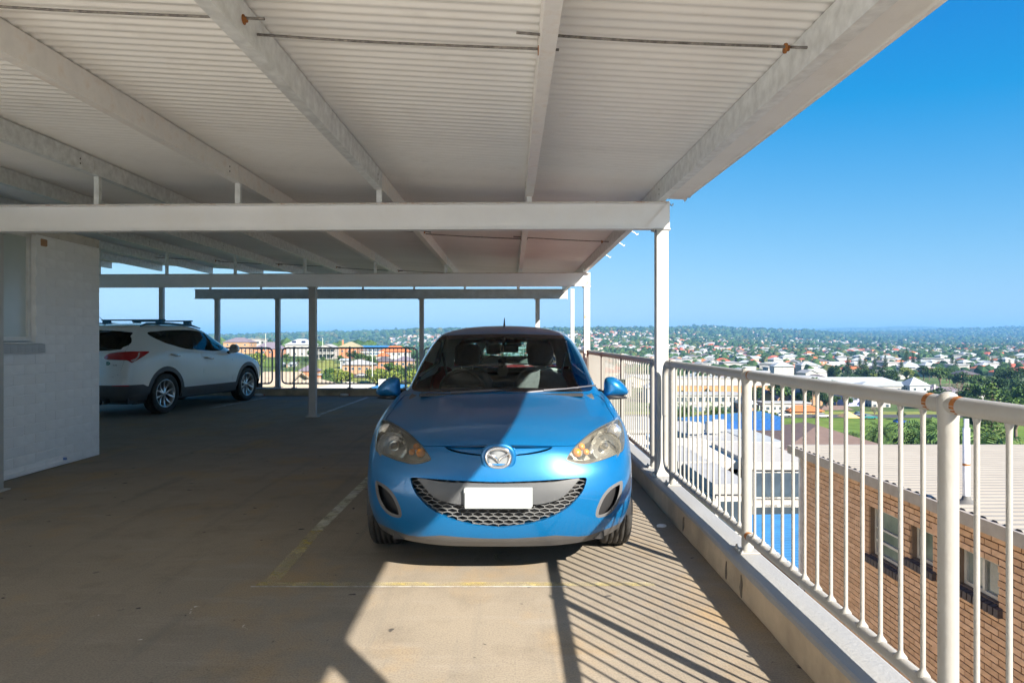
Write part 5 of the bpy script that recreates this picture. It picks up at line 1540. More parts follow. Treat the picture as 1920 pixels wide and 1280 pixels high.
# the rise behind the far railing
hpx('house', 'hillside house with purple-grey hip roof above the SUV bonnet', 443, 425, 632.5, 641, 664, 52, 12, W_TAN, R_PURP, storeys=2)
o = hpx('white_building', 'white flat-roofed modern house on the hill left of the far railing post', 472, 440, 634.5, 635.5, 664, 36, 12, W_WHITE, R_WHITE, 'flat', storeys=2, nwin=2, ww=4.0, wh=1.6)
o = hpx('house', 'hillside house with dark slate hip roof carrying solar panels', 500, 398, 641, 653.5, 668, 54, 12, W_BRICK, R_PURP, nwin=4)
MB().add([(-6, -2.9, 5.25), (-1, -2.9, 5.25), (-1.6, -1.2, 7.0), (-4.2, -1.2, 7.0)], [(0, 1, 2, 3)]).build('solar_panel', SOLAR, o)
o = hpx('house', 'two-storey white hillside house with pale grey hip roof and skylights', 560, 408, 635, 646, 670, 54, 12, W_WHITE, R_GREY, storeys=2, nwin=4)
for xx in (-3.2, 2.6):
    MB().prism([(-1.2, -.02), (1.2, -.02), (1.2, .9), (-1.2, .9)], -.25, .0, 'Y').build('skylight', SOLAR, o, (xx, -4.6, 9.2))
o = hpx('house', 'white weatherboard house with a front gable, verandas and stumps on the hill', 611, 388, 645, 652, 675, 36, 12, W_WHITE, R_WHITE, 'gable', storeys=2, nwin=3, ov=.6)
ver = MB()
for zz in (.2, 3.6): ver.bx(-5.6, 5.6, -9.2, -6, zz, zz + .2)
for i in range(6): ver.bx(-5.5 + i * 2.2, -5.3 + i * 2.2, -9.15, -8.95, -2, 6.6)
for i in range(28): ver.bx(-5.5 + i * .4, -5.42 + i * .4, -9.15, -9.08, 3.8, 4.7)
ver.bx(-5.6, 5.6, -9.2, -8.95, 4.7, 4.85).bx(-5.7, 5.7, -9.3, -6, 6.55, 6.75)
ver.build('veranda', FRAME, o)
hpx('house', 'hillside brick house with khaki hip roof and a brick chimney', 654, 398, 640.5, 650, 668, 40, 11, W_BRICK, R_KHAKI, chimney=W_BRICK, nwin=3)
hpx('long_shed', 'long low building with bright blue metal roof on the hilltop', 700, 432, 647.5, 650.5, 664, 56, 9, W_NAVY, R_BLUE, 'side_gable', nwin=6)
o = hpx('house', 'two-storey white house with bright orange tiled roof on the hill', 738, 376, 648.5, 659, 680, 58, 11, W_WHITE, R_ORG, storeys=2, nwin=5, ov=.6)
hpx('garage', 'small white gabled garage with orange roof beside the orange-roofed house', 716, 368, 660, 667, 678, 24, 7, W_WHITE, R_ORG, nwin=1)
hpx('house', 'brick house with dark grey hip roof below the orange-roofed house', 716, 328, 668, 677, 693, 36, 10, W_BRICK, R_DARK)
hpx('house', 'brick house with dark hip roof and pale gutters right of the mirror pole', 756, 330, 667, 676, 690, 38, 10, W_TAN, R_PURP)
o = hpx('house', 'brick house with white hip roof in the middle of the slope', 668, 298, 674, 683, 701, 58, 12, W_TAN, R_WHITE, nwin=4, storeys=1, ov=.7)
hpx('house', 'small brick and white house with dark hip roof and a solar panel', 575, 288, 684, 695, 713, 34, 9, W_BRICK, R_PURP, nwin=2)
hpx('shed', 'pale grey low shed on the slope between the two railings', 541, 335, 679, 682, 690, 26, 6, W_GREY, R_GREY, 'side_gable', nwin=2)
hpx('shed', 'grey corrugated shed beside the white-roofed brick house', 645, 322, 672, 675, 684, 18, 6, W_GREY, R_GREY, 'side_gable', nwin=1)
hpx('brick_pier', 'red brick block of a lower house behind the square post', 598, 262, 702, 703, 722, 12, 4, W_BRICK, R_WHITE, 'flat', nwin=1)
hpx('house', 'nearest tan roof below the far kerb on the left', 505, 86, 700, 722, 800, 74, 10, W_CREAM, R_TAN, 'side_gable', nwin=3)
hpx('house', 'near house with tan hip roof just below the middle railing', 566, 84, 713, 727, 800, 78, 8, W_CREAM, R_TAN, nwin=2, ov=.4)
hpx('house', 'near house with cream metal roof just below the middle railing', 630, 78, 721, 729, 800, 92, 8, W_WHITE, R_CREAM, nwin=2, ov=.4)
hpx('house', 'navy-roofed near house just below the far railing by the blue mirror', 716, 92, 722, 729, 800, 60, 8, W_GREY, R_BLUE, nwin=2, ov=.4)
# far side of the park
o = hpx('white_building', 'white and blue three-storey block across the park, behind the near balusters', 1328, 242, 738, 740.5, 777, 142, 12, W_WHITE, R_WHITE, 'flat', storeys=2, nwin=9, ww=2.2, wh=1.8, cat='building')
MB().bx(-13, -2, -6.6, -6.02, -.5, 2.8).bx(3, 12, -6.6, -6.02, -.5, 2.8).build('blue_cladding', W_NAVY, o)
o = hpx('orange_building', 'long orange brick building with white parapet across the park', 1362, 292, 706, 709, 746, 190, 12, W_ORNG, R_WHITE, 'flat', nwin=0, sides=(), cat='building')
MB().bx(-22.0, 22.0, -6.25, -6.02, 5.4, 8.4).build('parapet', W_WHITE, o)
for i, (p, c) in enumerate(((1440, 'leftmost'), (1472, 'second'), (1500, 'third'), (1526, 'rightmost'))):
    hpx('townhouse', f'steep dark-gabled townhouse, {c} of the four behind the park street', p, 262 + 3 * (i % 2), 731 + i, 752, 768, 38, 10, W_TAN, R_PURP, 'gable', storeys=2, nwin=2, group='dark-gabled townhouses')
hpx('long_house', 'low white flat-roofed house on the street behind the park', 1476, 236, 755, 756.5, 776, 90, 7, W_WHITE, R_WHITE, 'flat', nwin=7)
hpx('house', 'brick house with bright orange hip roof on the park street', 1512, 233, 757, 770, 788, 66, 9, W_ORNG, R_ORG, nwin=4, ov=.7)
hpx('kiosk', 'small orange park kiosk with pyramid roof', 1597, 222, 772, 783, 797, 30, 4.4, W_ORNG, roofm('roof_sand_tile', (.60, .36, .16)), 'pyramid', nwin=1, ov=.9)
hpx('long_house', 'long brown-roofed house behind the orange kiosk', 1575, 246, 762, 776, 792, 86, 9, W_TAN, R_BROWN, nwin=4)
hpx('house', 'small brick house right of the white block on the park street', 1405, 234, 745, 757, 778, 30, 9, W_BRICK, R_GREY, nwin=2, storeys=2)
o = hpx('hotel', 'long white hotel wing with grey roofs beyond the railing top', 1600, 335, 708, 719, 752, 190, 14, W_WHITE, R_GREY, storeys=2, nwin=12, cat='hotel')
o = hpx('hotel', 'white hotel wing with arched porch below the grey roofed wing', 1672, 322, 716, 723, 752, 120, 12, W_WHITE, R_GREY, storeys=2, nwin=9, cat='hotel')
o = hpx('hotel_tower', 'grey corner turret with pyramid roof at the end of the white hotel', 1725, 318, 707, 723, 752, 42, 10, W_GREY, R_GREY, 'pyramid', storeys=2, nwin=2, cat='tower')
hpx('house', 'house with blue-grey gable right of the hotel turret', 1762, 330, 722, 734, 752, 40, 10, W_WHITE, R_PURP, nwin=2, chimney=W_WHITE)
hpx('house', 'house with long dark roof and white chimneys right of the hotel', 1788, 318, 726, 738, 756, 60, 10, W_WHITE, R_PURP, nwin=3, chimney=W_WHITE)
hpx('house', 'white gabled house with pale roof above the round rail post', 1832, 290, 733, 746, 768, 52, 10, W_WHITE, R_WHITE, 'gable', nwin=2, rz=.4)
hpx('lilac_building', 'lilac-walled block under the railing among the park trees', 1612, 262, 738, 740, 772, 60, 9, W_LILAC, R_GREY, 'flat', nwin=4, storeys=2, cat='building')
hpx('white_building', 'white block with small balconies under the railing among the trees', 1652, 258, 742, 744, 778, 40, 9, W_WHITE, R_WHITE, 'flat', nwin=3, storeys=3, cat='building')
for i, (p, D, ya, w, rm, lb) in enumerate(((1492, 690, 686, 56, R_ORG, 'large hall with bright orange hip roof in the middle of the plain'), (1455, 900, 672, 54, R_RED, 'wide red-roofed hall left of the orange hall'), (1540, 860, 674, 50, R_RED, 'wide red-roofed hall right of the orange hall'), (1432, 1050, 669, 22, R_WHITE, 'long white factory in the middle of the plain'), (1690, 760, 684, 70, R_WHITE, 'long pale flat-roofed school among the dark pines'), (1790, 690, 691, 50, R_WHITE, 'white shelter roof between the dark pines at right'))):
    flat_ = rm is R_WHITE
    hpx('hall', lb, p, D, ya, ya + (1.5 if flat_ else 6.5), ya + 13, w, 18, W_WHITE if flat_ else W_CREAM, rm, 'flat' if flat_ else 'hip', nwin=5, ov=1.0, cat='hall', panes=False)
# just below the car park on the right
o = hpx('flats', 'brown-brick flats with dark hip roof beyond the cream roof', 1580, 66, 810, 849, 1100, 250, 14, W_TAN, R_BROWN, nwin=6, storeys=4, ov=.7, cat='flats')
o = hpx('white_house', 'white cube house with blue solar panels seen between the balusters', 1437, 40, 836, 838, 1150, 60, 9, W_WHITE, R_GREY, 'flat', nwin=1, storeys=3, ov=.1, ww=1.2)
MB().prism([(-3.0, .36), (3.2, .36), (3.2, 1.25), (-3.0, .75)], 1.0, 5.0, 'Y').build('solar_array', M('solar_blue', (.02, .09, .28), .2, var=.2), o, (0, 0, 9.9))
o = hpx('navy_house', 'dark navy walled house with white fascia left of the second rail post', 1352, 38, 834, 837, 1150, 96, 9, W_NAVY, R_WHITE, 'flat', nwin=2, storeys=3, ov=.15)
for i, (x, y) in enumerate(((-1.0, -2.5), (.2, -2.2), (.9, -1.2))):
    tag(MB().bx(-.4, .4, -.17, .17, 0, .7, .03).build('air_conditioner', FRAME, None, (o.location.x + x, o.location.y + y, CZ - (834 - HY) * 38 / F + .36)), f'white air-conditioner box on the navy house roof, {("leftmost", "middle", "rightmost")[i]} of three', 'air conditioner', 'air conditioners on the navy house')
hpx('flat_roofed_wing', 'grey flat-roofed wing behind the blue roof', 1462, 28.5, 878, 879, 1200, 120, 5, W_WHITE, M('membrane_grey', (.36, .35, .33), .9), 'flat', nwin=3, ov=.2, storeys=5)
hpx('brick_house', 'red brick and grey house with flat pale roof behind the near balusters', 1350, 30, 872, 875, 1200, 90, 6, W_BRICK, R_CREAM, 'flat', nwin=2, storeys=4, ov=.5)
hpx('shop', 'brown-tiled roof below the lawn at the structural post', 1292, 60, 818, 842, 1000, 90, 8, W_TAN, R_BROWN, nwin=3, ov=.6, storeys=3)
hpx('pale_blue_house', 'pale blue metal roof below the brown tiles at the structural post', 1296, 44, 848, 853, 1050, 90, 7, W_WHITE, roofm('roof_pale_blue', (.30, .42, .52)), 'flat', nwin=3, ov=.4, storeys=3)
hpx('white_shed', 'white curved-cornered shed roof at the foot of the near balusters', 1300, 27, 878, 880, 1150, 60, 4, W_WHITE, R_WHITE, 'flat', nwin=1, ov=.1, storeys=3)
hpx('white_shed', 'white roof with vents at the foot of the balusters by the second post', 1372, 23, 923, 925, 1200, 70, 4, W_WHITE, R_WHITE, 'flat', nwin=1, ov=.1, storeys=3)
hpx('white_hall', 'wide white roof beyond the far railing bays on the right', 1180, 70, 808, 811, 1000, 150, 12, W_WHITE, R_WHITE, 'flat', nwin=5, ov=.3, storeys=3)
hpx('orange_flats', 'terracotta brick flats below the far bays of the white railing', 1200, 48, 856, 862, 1100, 120, 10, W_ORNG, R_CREAM, 'flat', nwin=4, ov=.3, storeys=4)

# ---- blue-roofed low wing
e = empty('blue_roofed_wing', (8.9, 18, -24.5), 0, 'low brick wing with bright blue corrugated roof below the railing', 'building')
MB().bx(0, 8, 0, 8.6, 0, 18.7).build('walls', W_BRICK, e)
rows = [[(-.15, y, 18.85 + .02 * math.sin(y * 22)), (8.1, y, 19.0 + .02 * math.sin(y * 22))] for y in np.linspace(-.2, 8.7, 180)]
bro = MB().sheet(rows).build('roof', R_BLUE, e)
MB().bx(-.22, -.12, -.2, 8.7, 18.62, 18.86).build('gutter', FRAME, bro)

# ---- cream-roofed brick block next door
NX, NY1, NZ = 5.85, 13.4, -.92
nb = empty('brick_flats', (NX, NY1, -24.5), 0, 'tan brick block with cream corrugated roof just below the railing on the right', 'flats')
zl = lambda z: z + 24.5
NBRICK = [M(f'tan_brick_{i}', c, .9, var=.14, scale=9, bmp=.25, bscale=60) for i, c in enumerate(((.50, .32, .205), (.45, .285, .18), (.54, .355, .235)))]
MORT = M('dark_mortar', (.17, .12, .085), .95)
wins = []
def wpx(px): return F * NX / (px - CX)
for (pa, pb, zt, zb, kind) in ((1630, 1688, -1.36, -2.14, 'sash'), (1708, 1750, -1.36, -1.84, 'single'), (1795, 1872, -1.36, -1.84, 'slider')):
    wins.append((wpx(pa), wpx(pb), zt, zb, kind))
core = MB()
core.bx(.02, .25, -25, 0, 0, zl(-2.9)).bx(.02, .25, -25, 0, zl(-1.3), zl(NZ))
ys_ = sorted([0.0] + [v_ - NY1 for w in wins for v_ in w[:2]] + [-25.0], reverse=True)
for a_, b_ in zip(ys_[::2], ys_[1::2]): core.bx(.02, .25, b_, a_, zl(-2.9), zl(-1.3))
for (ya_, yb_, zt, zb, kd) in wins: core.bx(.02, .25, yb_ - NY1, ya_ - NY1, zl(-2.9), zl(zb))
core.bx(.26, 19.5, -25, 0, 0, zl(NZ)).build('wall_core', MORT, nb)
BM = [MB().box((0, 0, 0), (.04, .226, .073), 0, .004).mesh('brick', m) for m in NBRICK]
allb = []; cutb = []
for c in range(0, 52):
    z = -1.06 - c * .086
    for k in range(0, 32):
        y = NY1 - .115 - k * .24 - (.12 if c % 2 else 0)
        if y < 5.9: continue
        hit = [w for w in wins if w[1] < y + .115 and y - .115 < w[0] and w[3] - .11 < z < w[2] + .03]
        if hit:
            for lo_, hi_ in ((y - .115, hit[0][1]), (hit[0][0], y + .115)):
                if hi_ - lo_ > .03 and lo_ >= y - .1151 and hi_ <= y + .1151: cutb.append(((lo_ + hi_) / 2, hi_ - lo_ - .004, z))
            continue
        px_, py_ = CX + NX / y * F, HY + (CZ - z) / y * F
        if py_ > 1330 or px_ > 2300: continue
        vis = px_ < 1960 and py_ < 1290 and (py_ - HY) < (px_ - CX) * .90
        allb.append(((0 if vis else 100) + y, y, z))
allb.sort()
rest = MB()
for i, (q, y, z) in enumerate(allb):
    if i < 300:
        link('brick', BM[random.randint(0, 2)], nb, (.012 + random.uniform(-.002, .002), y - NY1, zl(z)))
    else:
        rest.slot = random.randint(0, 2)
        rest.box((.012, y - NY1, zl(z)), (.04, .23, .076))
for (yc_, ln, z) in cutb: rest.box((.012, yc_ - NY1, zl(z)), (.04, ln, .076))
tag(rest.build('brick_courses', NBRICK, nb), kind='stuff')
NROOF = M('cream_corrugated', (.285, .262, .225), .5, var=.05, scale=2, dirt=(.24, .215, .18), dirt_amt=.35, dscale=1.5)
rows = []
for y in np.arange(-24, .35, .019):
    s = math.sin(y * 2 * math.pi / .19); dz = .016 * max(-.6, min(.6, s * 1.6))
    rows.append([(-.10, y, zl(NZ) + .11 + dz), (20.0, y, zl(NZ) + .15 + dz)])
nr_ = MB().sheet(rows).build('roof', NROOF, nb)
FAS = M('grey_fascia', (.30, .27, .24), .6)
MB().bx(-.16, -.04, -24, .38, zl(NZ) - .06, zl(NZ) + .10).bx(-.04, 20, .32, .40, zl(NZ) - .06, zl(NZ) + .11).build('gutter', FAS, nr_)
MB().bx(-.10, -.02, -.10, -.02, 0, zl(NZ) - .06).build('downpipe', M('pale_downpipe', (.55, .57, .60), .5), nb)
DKB = M('dark_sill_brick', (.055, .045, .05), .7, var=.3, scale=20)
sbm2 = MB().prism([(.05, 0), (-.07, -.03), (-.07, -.13), (.05, -.13)], -.036, .036, 'Y').mesh('sill_brick', DKB)
for (ya_, yb_, zt, zb, kd) in wins:
    L = ya_ - yb_
    w_ = MB()
    y0, y1, a_, b2 = yb_ - NY1, ya_ - NY1, zl(zb), zl(zt)
    fw = .045
    w_.bx(.09, .14, y0, y0 + fw, a_, b2).bx(.09, .14, y1 - fw, y1, a_, b2).bx(.09, .14, y0 + fw, y1 - fw, a_, a_ + fw).bx(.09, .14, y0 + fw, y1 - fw, b2 - fw, b2)
    if kd == 'sash': w_.bx(.085, .145, y0 + fw, y1 - fw, a_ + .22, a_ + .26).bx(.088, .142, y0 + fw, y1 - fw, a_ + .43, a_ + .46)
    if kd == 'slider': w_.bx(.085, .145, (y0 + y1) / 2 - .02, (y0 + y1) / 2 + .02, a_ + fw, b2 - fw)
    wo_ = w_.build('window', FRAME, nb)
    MB().bx(.118, .124, y0 + fw, y1 - fw, a_ + fw, b2 - fw).build('pane', M('reflecting_pane', (.16, .19, .19), .05, var=.5, scale=2, spec=.9), wo_)
    MB().bx(.16, .17, y0 + fw, y1 - fw * (1 if kd != 'slider' else 5), a_ + fw + (.0 if kd != 'sash' else .22), b2 - fw).build('blind', W_CREAM, wo_)
    n = int(L / .086)
    for i in range(n + 2):
        link('sill_brick', sbm2, wo_, (0, y0 + (i - .5) * L / n, a_))
for (p, z) in ((1570, -1.27), (1757, -1.27), (1757, -2.9), (1525, -1.25)):
    vt = MB().bx(-.012, .03, -.09, .09, -.08, .08)
    vo_ = vt.build('air_brick', M('terracotta_vent', (.52, .33, .22), .8), nb, (0, wpx(p) - NY1, zl(z)))
VINE = M('dry_vine', (.10, .06, .04), .9)
vb = MB()
for i in range(26):
    y = random.uniform(7.0, 9.6); z = -2.9 + random.uniform(-.6, .2); pts = []
    for k in range(8):
        pts.append((-.022, y - NY1, zl(z))); y += random.uniform(-.02, .13) * (1 if i % 3 else -.6); z += random.uniform(.0, .17)
        if z > -1.95: break
    if len(pts) > 2: vb.tube(pts, [.007] * len(pts), 4, False)
tag(vb.build('vine_stems', VINE), 'bare dry vine stems creeping up the tan brick wall', 'vine', None)
vp = empty('vent_pipe', (6.03, 8.85, NZ + .1), 0, 'white vent pipe with red band standing on the cream roof', 'vent pipe')
MB().lathe([(.0, 1.12), (.03, 1.12), (.03, 1.0), (.042, 1.0), (.042, .02)], 14).build('pipe', M('white_pipe', (.68, .70, .74), .4), vp)
MB().lathe([(.0435, .50), (.0435, .53)], 14).build('band', RUST, vp)
MB().lathe([(.16, .0), (.14, .02), (.06, .05), (.045, .10)], 14).build('flashing', M('lead_flashing', (.10, .10, .10), .7), vp)
# ================================================================ vegetation
def leafm(name, c, c2):
    m, nt, b = newmat(name)
    g = nd(nt, 'ShaderNodeNewGeometry'); oi = nd(nt, 'ShaderNodeObjectInfo')
    col = mix(nt, g.outputs['Random Per Island'], c, c2)
    col = mix(nt, 1.0, col, ramp(nt, oi.outputs['Random'], [(0., (.75, .8, .7)), (1., (1., 1., 1.))]), 'MULTIPLY')
    nt.links.new(col, b.inputs['Base Color']); b.inputs['Roughness'].default_value = .7; b.inputs['Specular IOR Level'].default_value = .25
    MATS[name] = m
    return m
L_GREEN = leafm('leaves_green', (.030, .072, .016), (.085, .150, .030)); L_DARK = leafm('leaves_dark', (.016, .045, .014), (.05, .095, .03)); L_YEL = leafm('leaves_yellow_green', (.085, .135, .018), (.22, .25, .05)); L_PINE = leafm('needles', (.022, .055, .020), (.06, .11, .035)); L_PALM = leafm('palm_fronds', (.035, .085, .022), (.12, .19, .055)); L_BARE = leafm('bare_twigs', (.20, .14, .11), (.30, .23, .19))
BARK = M('bark', (.13, .095, .07), .95, var=.3, scale=3)
def leaf_quads(C, size, flat=.0):
    """random small quads centred at points C"""
    n = len(C)
    u = rng.normal(size=(n, 3)); u[:, 2] *= (1 - flat); u /= np.linalg.norm(u, axis=1, keepdims=True)
    w = rng.normal(size=(n, 3)); w -= (w * u).sum(1, keepdims=True) * u; w /= np.linalg.norm(w, axis=1, keepdims=True)
    s = size * rng.uniform(.6, 1.3, (n, 1))
    V = np.stack([C - u * s - w * s * .6, C + u * s - w * s * .6, C + u * s + w * s * .6, C - u * s + w * s * .6], 1).reshape(-1, 3)
    return V, np.arange(4 * n).reshape(n, 4)
def ball(n):
    p = rng.normal(size=(n, 3)); p /= np.linalg.norm(p, axis=1, keepdims=True)
    return p * rng.uniform(.55, 1, (n, 1))
def broadleaf(h, r, mat, n=1500, clumps=16, trunk=.35, size=.22, dens=.33):
    cs = ball(clumps) * np.array([r * .72, r * .72, (h * (1 - trunk)) * .36]) + np.array([0, 0, h * (trunk + (1 - trunk) * .52)])
    pts = []
    for c in cs:
        k = n // clumps
        pts.append(c + ball(k) * r * rng.uniform(dens * .8, dens * 1.35) * np.array([1, 1, .75]))
    V, Q = leaf_quads(np.concatenate(pts), size, .2)
    crown = np_mesh('crown', V, Q, mat)
    t = MB().tube([(0, 0, -1.5), (0.05 * r, 0, h * trunk * .6), (0, .05 * r, h * .62)], [r * .085, r * .065, r * .02], 7)
    for c in cs[:7]:
        t.tube([(0, 0, h * trunk * .75), (c[0] * .5, c[1] * .5, h * trunk * .5 + c[2] * .5), tuple(c)], [r * .045, r * .03, r * .01], 5)
    return crown, t.mesh('trunk', BARK)
def norfolk(h, r, mat, open_=.0):
    pts = []; t = MB().tube([(0, 0, -1.5), (0, 0, h * .5), (0, 0, h)], [h * .018, h * .012, .03], 7)
    tiers = int(h / 1.05)
    for i in range(tiers):
        z = h * .12 + (h * .88) * i / tiers
        rr = r * (1 - (z / h) ** 1.5) * (0.75 + .35 * rng.random()) + .25
        nb_ = 6
        for k in range(nb_):
            a = 2 * math.pi * (k + rng.random() * .6) / nb_
            L = rr * rng.uniform(.75, 1.1)
            s = np.linspace(.12, 1, max(4, int(L * (5 - 2.5 * open_))))
            base = np.stack([np.cos(a) * L * s, np.sin(a) * L * s, z + .28 * L * s * s - .1 * L], 1)
            for _ in range(3): pts.append(base + rng.normal(size=base.shape) * np.array([.22, .22, .12]) * (1 - .3 * open_))
            t.tube([(0, 0, z), (math.cos(a) * L * .9, math.sin(a) * L * .9, z + .15 * L)], [.05, .015], 4, False)
    V, Q = leaf_quads(np.concatenate(pts), .24, .5)
    return np_mesh('crown', V, Q, mat), t.mesh('trunk', BARK)
def palm(h, r, mat, n=58):
    V, Q = [], []
    for i in range(n):
        a = 2.399 * i; el = R(80 - 115 * (i / n) ** .8); L = r * rng.uniform(.85, 1.1)
        px_ = []; p = np.array([0., 0., h]); e_ = el
        for k in range(9):
            px_.append(p.copy()); p = p + np.array([math.cos(a) * math.cos(e_), math.sin(a) * math.cos(e_), math.sin(e_)]) * L / 8; e_ -= R(9 + 3 * k * .6)
        sd = np.array([-math.sin(a), math.cos(a), 0])
        for k in range(1, 9):
            w = L * .17 * math.sin(math.pi * (k / 8.6) ** .7) + .03
            for s in (-1, 1):
                for j in (0., .5):
                    q = px_[k - 1] * (1 - j) + px_[k] * j; q2 = q + (px_[k] - px_[k - 1]) * .32
                    tip = q + sd * s * w + (px_[k] - px_[k - 1]) * .9 + np.array([0, 0, -w * .55])
                    b_ = len(V); V += [q, q2, tip, tip - (px_[k] - px_[k - 1]) * .12]; Q.append((b_, b_ + 1, b_ + 2, b_ + 3))
    t = MB().tube([(0, 0, -1), (0, 0, h * .5), (0, 0, h * .92), (0, 0, h + .15)], [r * .13, r * .105, r * .12, r * .05], 10)
    return np_mesh('crown', np.array(V), np.array(Q), mat), t.mesh('trunk', M('palm_trunk', (.30, .20, .13), .95, var=.4, scale=6))
def shrub(r, mat, n=700, size=.13):
    cs = ball(9) * r * .6 + np.array([0, 0, r * .7])
    V, Q = leaf_quads(np.concatenate([c + ball(n // 9) * r * .5 for c in cs]), size, .1)
    st = MB()
    for c in cs[:5]: st.tube([(0, 0, -.5), tuple(c)], [.05, .015], 5, False)
    return np_mesh('crown', V, Q, mat), st.mesh('trunk', BARK)
PT = {'green1': broadleaf(9, 4.2, L_GREEN, 2000), 'green2': broadleaf(7, 3.6, L_GREEN, 1600, 12), 'dark1': broadleaf(12, 5.5, L_DARK, 2200, 20, .3, .28), 'dark2': broadleaf(9, 4.5, L_DARK, 1800, 15),
      'yel1': broadleaf(6, 3.4, L_YEL, 1500, 12, .25), 'yel2': broadleaf(5, 2.8, L_YEL, 1200, 10, .25), 'pine1': norfolk(22, 4.6, L_PINE), 'pine2': norfolk(17, 4.0, L_PINE), 'pine3': norfolk(20, 5.5, leafm('needles_light', (.05, .10, .025), (.12, .19, .05)), 1.0),
      'palm1': palm(6.5, 3.4, L_PALM), 'palm2': palm(4.5, 3.0, L_PALM), 'shrub1': shrub(1.6, L_GREEN), 'shrub2': shrub(1.4, L_YEL), 'bare': broadleaf(8, 4.5, L_BARE, 1500, 14, .25, .10, .4)}
NM = {'green': 'leafy_tree', 'dark': 'dark_tree', 'yel': 'yellow_green_tree', 'pine': 'norfolk_pine', 'palm': 'palm_tree', 'shrub': 'shrub', 'bare': 'bare_tree'}
def tree(kind, x, y, z, s, label, group=None, rz=None):
    k0 = ''.join(c for c in kind if not c.isdigit())
    cat = 'palm' if k0 == 'palm' else 'shrub' if k0 == 'shrub' else 'tree'
    e = empty(NM[k0], (x, y, z), rng.uniform(0, 6.28) if rz is None else rz, label, cat, group)
    e.scale = (s, s, s * rng.uniform(.92, 1.1))
    link('crown', PT[kind][0], e); link('trunk', PT[kind][1], e)
    return e
def tpx(kind, px, D, ytop, label, group=None, yb=None):
    """tree whose top shows at ytop"""
    x = (px - CX) / F * D; z0 = T1(x, D) if yb is None else CZ - (yb - HY) * D / F
    ht = CZ - (ytop - HY) * D / F - z0
    H0 = {'green1': 9, 'green2': 7, 'dark1': 12, 'dark2': 9, 'yel1': 6, 'yel2': 5, 'pine1': 22, 'pine2': 17, 'pine3': 20, 'palm1': 9.3, 'palm2': 7, 'shrub1': 2.4, 'shrub2': 2.1, 'bare': 8}[kind]
    return tree(kind, x, D, z0, max(.3, ht / H0), label, group)
# palms round the park
PG = 'date palms round the park'
for (px, D, yt, lb) in ((1345, 150, 752, 'tall palm on the lawn before the white block, behind the close balusters'), (1285, 160, 748, 'palm at the left end of the lawn by the structural post'), (1372, 128, 765, 'palm with thick trunk before the lawn, left of the second rail post'),
                        (1502, 185, 792, 'small palm on the lawn before the brown flats roof'), (1545, 150, 795, 'palm behind the brown flats roof, left of the kiosk'), (1566, 145, 796, 'second palm left of the kiosk behind the brown roof'), (1597, 140, 793, 'palm in front of the orange kiosk'), (1652, 120, 786, 'broad palm between the kiosk and the round rail post'),
                        (1745, 105, 768, 'palm just left of the round rail post, upper one'), (1722, 100, 780, 'palm left of the round rail post beside the green bush'), (1762, 100, 795, 'dark palm tucked behind the round rail post'), (1800, 92, 780, 'palm right of the round rail post by the white pipe'), (1842, 84, 790, 'large palm above the cream roof, middle of the right group'), (1888, 80, 790, 'large palm above the cream roof at the right edge')):
    tpx('palm1' if D > 110 else 'palm2', px, D, yt, lb, PG)
for (px, D, yt, k, lb) in ((1700, 88, 795, 'green1', 'rounded green tree above the cream roof left of the round rail post'), (1440, 140, 776, 'green2', 'small green tree at the lawn edge behind the solar roof'), (1860, 140, 715, 'pine3', 'pale open-branched pine at the right edge'), (1905, 170, 735, 'green1', 'leafy tree at the far right under the pale pine'), (1830, 175, 757, 'dark1', 'dark tree behind the right palms'),
                           (1640, 230, 760, 'bare', 'grey leafless tree beside the kiosk'), (1795, 250, 716, 'bare', 'pinkish leafless tree right of the hotel turret'), (1690, 215, 768, 'dark2', 'dark tree behind the blue parked car'), (1590, 252, 740, 'green1', 'green tree left of the lilac block'), (1550, 250, 738, 'dark2', 'dark green tree under the railing left of the lilac block'), (1568, 262, 742, 'green2', 'lighter green tree beside the lilac block')):
    tpx(k, px, D, yt, lb)
# dark pines beyond the hotel
for i, (px, D, yt, k) in enumerate(((1590, 470, 668, 'pine2'), (1612, 480, 664, 'pine1'), (1622, 455, 670, 'pine2'), (1640, 470, 666, 'pine1'), (1660, 520, 668, 'pine2'), (1690, 500, 672, 'pine2'), (1700, 620, 655, 'pine1'), (1712, 640, 657, 'pine1'), (1722, 630, 660, 'pine1'), (1785, 620, 664, 'pine1'), (1792, 560, 672, 'pine2'), (1860, 640, 668, 'pine1'), (1876, 650, 664, 'pine1'), (1905, 640, 668, 'pine1'), (1893, 560, 672, 'pine2'))):
    tpx(k, px, D, yt, 'dark conical pine standing among the trees beyond the white hotel', 'dark pines beyond the hotel')
DT = 'broad dark trees beyond the hotel'
for i in range(30):
    px = 1570 + i * 12.4 + rng.uniform(-7, 7); D = rng.uniform(350, 440) if px < 1750 else rng.uniform(270, 430)
    tpx(('dark1', 'dark2', 'green1', 'yel1')[int(rng.choice([0, 0, 0, 1, 1, 2, 2, 3]))], px, D, rng.uniform(684, 706), 'broad evergreen tree in the dark belt beyond the white hotel', DT)
for i in range(18):
    px = 1752 + i * 11 + rng.uniform(-6, 6); D = rng.uniform(215, 300)
    tpx(('green1', 'dark2', 'dark1', 'green2')[i % 4], px, D, rng.uniform(706, 744), 'leafy tree between the hotel turret and the right edge', 'leafy trees right of the hotel')
for i in range(26):
    px = 1262 + i * 12 + rng.uniform(-6, 6); D = rng.choice([252, 256, 305, 312, 345]) + rng.uniform(0, 4)
    tpx(('green1', 'dark2', 'green2', 'dark1', 'yel1')[i % 5], px, D, (HY + 25.8 * F / D) - rng.uniform(5, 11) * F / D, 'round tree among the buildings on the far side of the park', 'trees among the buildings across the park')
